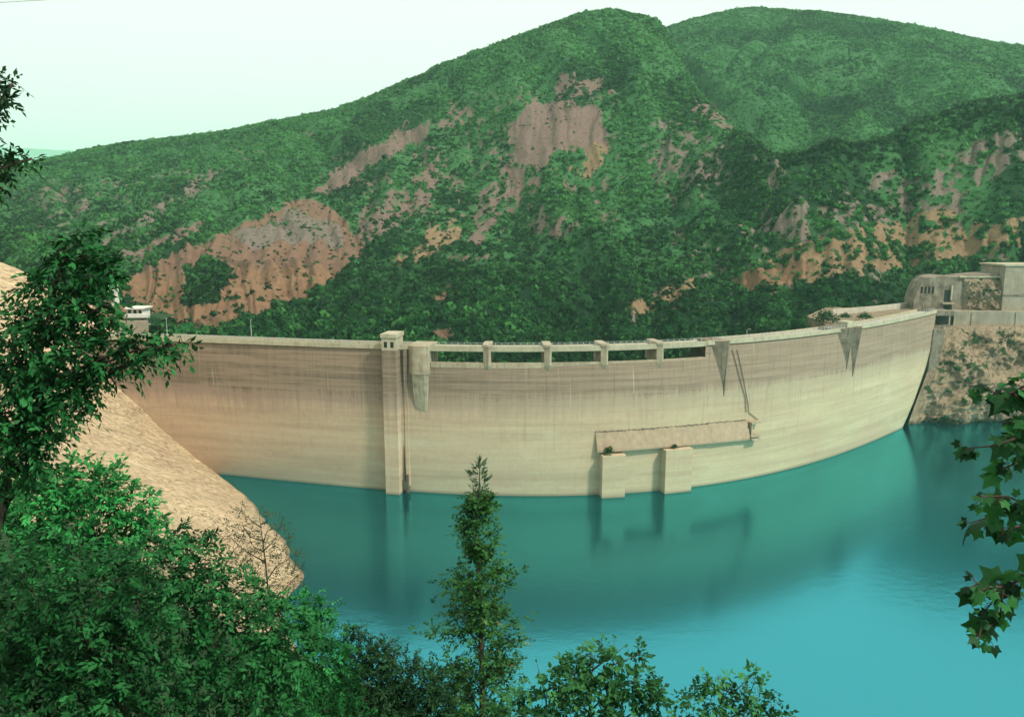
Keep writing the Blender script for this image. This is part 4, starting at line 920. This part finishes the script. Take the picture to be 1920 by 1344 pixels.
for i in range(110):
    py = g.uniform(858, 926); R = np.interp(py, [852, 875, 895, 915, 928], [3, 15, 30, 30, 14]) / FPX * dp; th = g.uniform(0, 6.28); c = axis_pt(py + 14)
    d = np.array([math.cos(th), math.sin(th), g.uniform(.3, 1.2)]); b.append(c + d * R * g.uniform(.1, .7)); a.append(d + .2 * g.normal(size=3)); u.append(g.normal(size=3) + np.array([0, 0, .6])); l.append(g.uniform(.12, .26))
for i in range(10): b.append(axis_pt(870 - i * .8)); a.append(np.array([g.normal(0, .25), g.normal(0, .25), 1.])); u.append(g.normal(size=3)); l.append(g.uniform(.12, .24))
V, F = leaves(np.array(b), np.array(a), np.array(u), np.array(l), LENS * np.array([1, .75, 1])); mesh_np('leader_shoot', V, F, M['tip'], tr, attrs={'tint': np.repeat(g.random(len(b)), 4)})

# lobed-leaf tree whose twigs hang in from the right edge
g = np.random.default_rng(51); dp = 5.2
rt = (6.4, 5.6); gz = ground(*rt) - .3; mt = empty('maple_tree', (rt[0], rt[1], gz), 'lobed leaf tree at the right edge with dark twigs hanging in over the water', 'tree')
mb = MB(); tk = [np.array([rt[0], rt[1], gz]), np.array([6.25, 5.5, 67.5]), np.array([6.1, 5.4, 70.]), np.array([6.0, 5.3, 72.5]), np.array([6.1, 5.4, 75.2]), np.array([6.2, 5.3, 77.6])]; mb.tube(tk, [.2, .16, .13, .1, .06, .02], 10); mb.build('trunk', M['bark'], mt, smooth=True)
TW = [[(2180, 600), (2020, 660), (1930, 720), (1880, 745), (1845, 725)], [(2180, 640), (2000, 760), (1920, 815), (1870, 835), (1815, 840)], [(1920, 815), (1900, 870), (1880, 880)], [(2180, 760), (2020, 890), (1930, 950), (1870, 965), (1820, 980)], [(1930, 950), (1890, 930), (1840, 930)], [(2180, 860), (2040, 1000), (1940, 1065), (1890, 1100), (1850, 1140), (1835, 1195)], [(1890, 1100), (1850, 1100), (1830, 1095)], [(1880, 1110), (1875, 1160), (1855, 1195)], [(1930, 720), (1920, 760), (1915, 800)], [(1940, 960), (1920, 985), (1880, 990)]]
mb = MB(); bs, ax, up, ln, tn = [], [], [], [], []; pm = MB()
for T_ in TW:
    q = [at_y(px, py, dp + .25 * math.sin(px * .05 + py)) for px, py in T_]
    if T_[0][0] > 2100: q = [tk[2] + np.array([0, 0, .1 * random.random()])] + q
    mb.tube(q, list(np.linspace(.022 if len(T_) > 3 else .008, .004, len(q))), 5)
    for i in range(1 if T_[0][0] <= 2100 else 2, len(q)):
        for k in range(13 if i < len(q) - 1 else 9):
            tt_ = g.random(); p = q[i - 1] * (1 - tt_) + q[i] * tt_ if i < len(q) - 1 or k > 2 else q[i]
            d = unit(np.array([-.45, -.1, -.35]) + .75 * g.normal(size=3)); s = p + d * g.uniform(.03, .08); pm.tube([p, s], [.0028, .002], 4)
            bs.append(s); ax.append(d + np.array([-.2, 0, -.5]) * .8); up.append(np.array([0, -.55, .8]) + .45 * g.normal(size=3)); ln.append(g.uniform(.045, .085) + .055 * (g.random() < .18)); tn.append(g.random() ** 1.6)
for cx_, cy_, cz_, R_ in ((6., 5.4, 75.6, 1.6), (5.4, 5.0, 77.2, 1.3), (7.3, 6., 74.4, 1.5), (7.0, 4.6, 73.2, 1.1), (6.4, 6.2, 77.8, 1.2), (8., 5.2, 75.8, 1.2)):   # the crown above
    c_ = np.array([cx_, cy_, cz_]); mb.tube([np.array([6.05, 5.35, cz_ - 1.3]), (c_ + np.array([6.05, 5.35, cz_ - .9])) / 2, c_, c_ + np.array([.2, .1, R_ * .6])], [.05, .035, .02, .006], 5)
    for _ in range(int(260 * R_ * R_)):
        d = unit(g.normal(size=3)); bs.append(c_ + d * R_ * g.uniform(.3, 1.) ** .5); ax.append(d + np.array([0, 0, -.5])); up.append(np.array([0, -.3, .9]) + .45 * g.normal(size=3)); ln.append(g.uniform(.06, .11)); tn.append(g.random())
V, F = leaves(np.array(bs), np.array(ax), np.array(up), np.array(ln), MAPLE); nb_ = len(mb.f); mb.add(pm.v, pm.f); bo = mb.build('branch', M['bark'], mt, smooth=True); bo.data.materials.append(M['petiole']); bo.data.polygons.foreach_set('material_index', [0] * nb_ + [1] * (len(mb.f) - nb_)); 
mesh_np('leaves', V, F, M['maple'], mt, attrs={'tint': np.repeat(np.array(tn), len(MAPLE))})

# weed tufts growing on the outlet blocks
for px, py, w_, lab in ((1138, 838, 1.7, 'dry weed tuft growing on top of the left outlet block'), (1258, 830, 1., 'small weed tuft growing on top of the right outlet block')):
    X, z = onface(px, py + 4); p, T, N = frame(X, z); c = p + 2. * N; c[2] = z
    g = np.random.default_rng(px); n = 160; d = unit(g.normal(size=(n, 3)) * np.array([1.2, 1, .8]) + np.array([0, 0, .8])); b = c + d * g.uniform(0, .6, n)[:, None] * w_
    V, F = leaves(b, d + .4 * g.normal(size=(n, 3)), g.normal(size=(n, 3)), g.uniform(.3, .7, n) * w_ * .8, LENS); o = mesh_np('weed_tuft', V - c, F, M['leafC'], attrs={'tint': np.repeat(g.random(n) * .9, 4)}); o.location = c
    tag(o, lab, 'weed')
# round bushes near the right end of the dam and at the left end
for px, py, rp, y, lab in ((1622, 590, 15, 268, 'round dark bush on the terrace behind the right end of the dam'), (1548, 590, 26, 262, 'wide bush beside the near end of the pale terrace wall'), (1500, 604, 24, 262, 'dark bush behind the dam crest, farthest left of the terrace bushes'), (1585, 590, 12, 268, 'small bush between the wide terrace bush and the round one'), (350, 612, 20, 240, 'bright green bush behind the left end of the dam crest'), (285, 598, 17, 246, 'dark bush beside the white balcony house'), (1880, 632, 24, 296, 'low green bush under the retaining wall on the cliff')):
    c = at_y(px, py, y); R = rp / FPX * y; g = np.random.default_rng(px)
    b_ = tri_blob(700, px) * np.array([R, R, R * .9]); cn = unit(b_.mean(1)); b_ = c + b_ - np.array([0, 0, R * .4])
    o = mesh_np('bush', b_.reshape(-1, 3) - c, np.arange(2100).reshape(-1, 3), M['leafB'] if px == 350 else M['tree'], nrm=cn.repeat(3, 0), attrs={'tint': np.clip(g.normal(.4, .2, 700), 0, 1).repeat(3)}); o.location = c
    tag(o, lab, 'bush')
# overhead cable at the top left
mb = MB(); mb.tube([at_y(-300 + i * 60, 22 - i * 3.4, 60) for i in range(9)], .03, 4); M['cable'] = mat_plain('pale_cable', (.6, .62, .6)); tag(mb.build('overhead_cable', M['cable']), 'faint thin cable crossing the sky in the top left corner', 'cable')

# ------------------------------------------------------------------ air, sky, sun
hz = NT('haze_air'); pv = hz.N('VolumePrincipled'); pv.inputs['Density'].default_value = .00013; pv.inputs['Color'].default_value = (.52, 1, .78, 1); pv.inputs['Anisotropy'].default_value = .15
hz.l.new(pv.outputs[0], hz.out.inputs['Volume'])
mb = MB(); mb.box((0, 5200, 380), (21000, 12000, 800)); tag(mb.build('haze', hz.m), kind='stuff')
SUN_EL, SUN_AZ = math.radians(48), math.radians(128)       # azimuth clockwise from +Y: behind the camera, to the right
wd = bpy.data.worlds.new('World'); S.world = wd; wd.use_nodes = True; wt_ = wd.node_tree; wt_.nodes.clear()
sk = wt_.nodes.new('ShaderNodeTexSky'); sk.sky_type = 'NISHITA'; sk.sun_disc = False; sk.sun_elevation = SUN_EL; sk.sun_rotation = SUN_AZ
sc_ = wt_.nodes.new('ShaderNodeVectorMath'); sc_.operation = 'SCALE'; sc_.inputs['Scale'].default_value = .07; wt_.links.new(sk.outputs[0], sc_.inputs[0])
mx = wt_.nodes.new('ShaderNodeMix'); mx.data_type = 'RGBA'; mx.inputs[0].default_value = .88; wt_.links.new(sc_.outputs[0], mx.inputs[6]); mx.inputs[7].default_value = (.80, .81, .765, 1)   # white overcast layer
bg = wt_.nodes.new('ShaderNodeBackground'); wt_.links.new(mx.outputs[2], bg.inputs[0]); bg.inputs[1].default_value = 1.0
wo = wt_.nodes.new('ShaderNodeOutputWorld'); wt_.links.new(bg.outputs[0], wo.inputs[0])
sl = bpy.data.lights.new('sun', 'SUN'); sl.energy = 3.0; sl.angle = math.radians(6); sl.color = (1, .95, .84)
so = bpy.data.objects.new('sun', sl); COL.objects.link(so)
dv = Vector((math.sin(SUN_AZ) * math.cos(SUN_EL), math.cos(SUN_AZ) * math.cos(SUN_EL), math.sin(SUN_EL))); so.rotation_euler = dv.to_track_quat('Z', 'Y').to_euler(); so.location = (60, -40, 150)
S.view_settings.view_transform = 'Standard'; S.view_settings.look = 'None'; S.view_settings.exposure = .62; S.view_settings.gamma = 1
S.render.engine = 'CYCLES'; S.cycles.use_denoising = True; S.cycles.max_bounces = 6; S.cycles.diffuse_bounces = 2; S.cycles.glossy_bounces = 3; S.cycles.transmission_bounces = 3; S.cycles.volume_bounces = 1
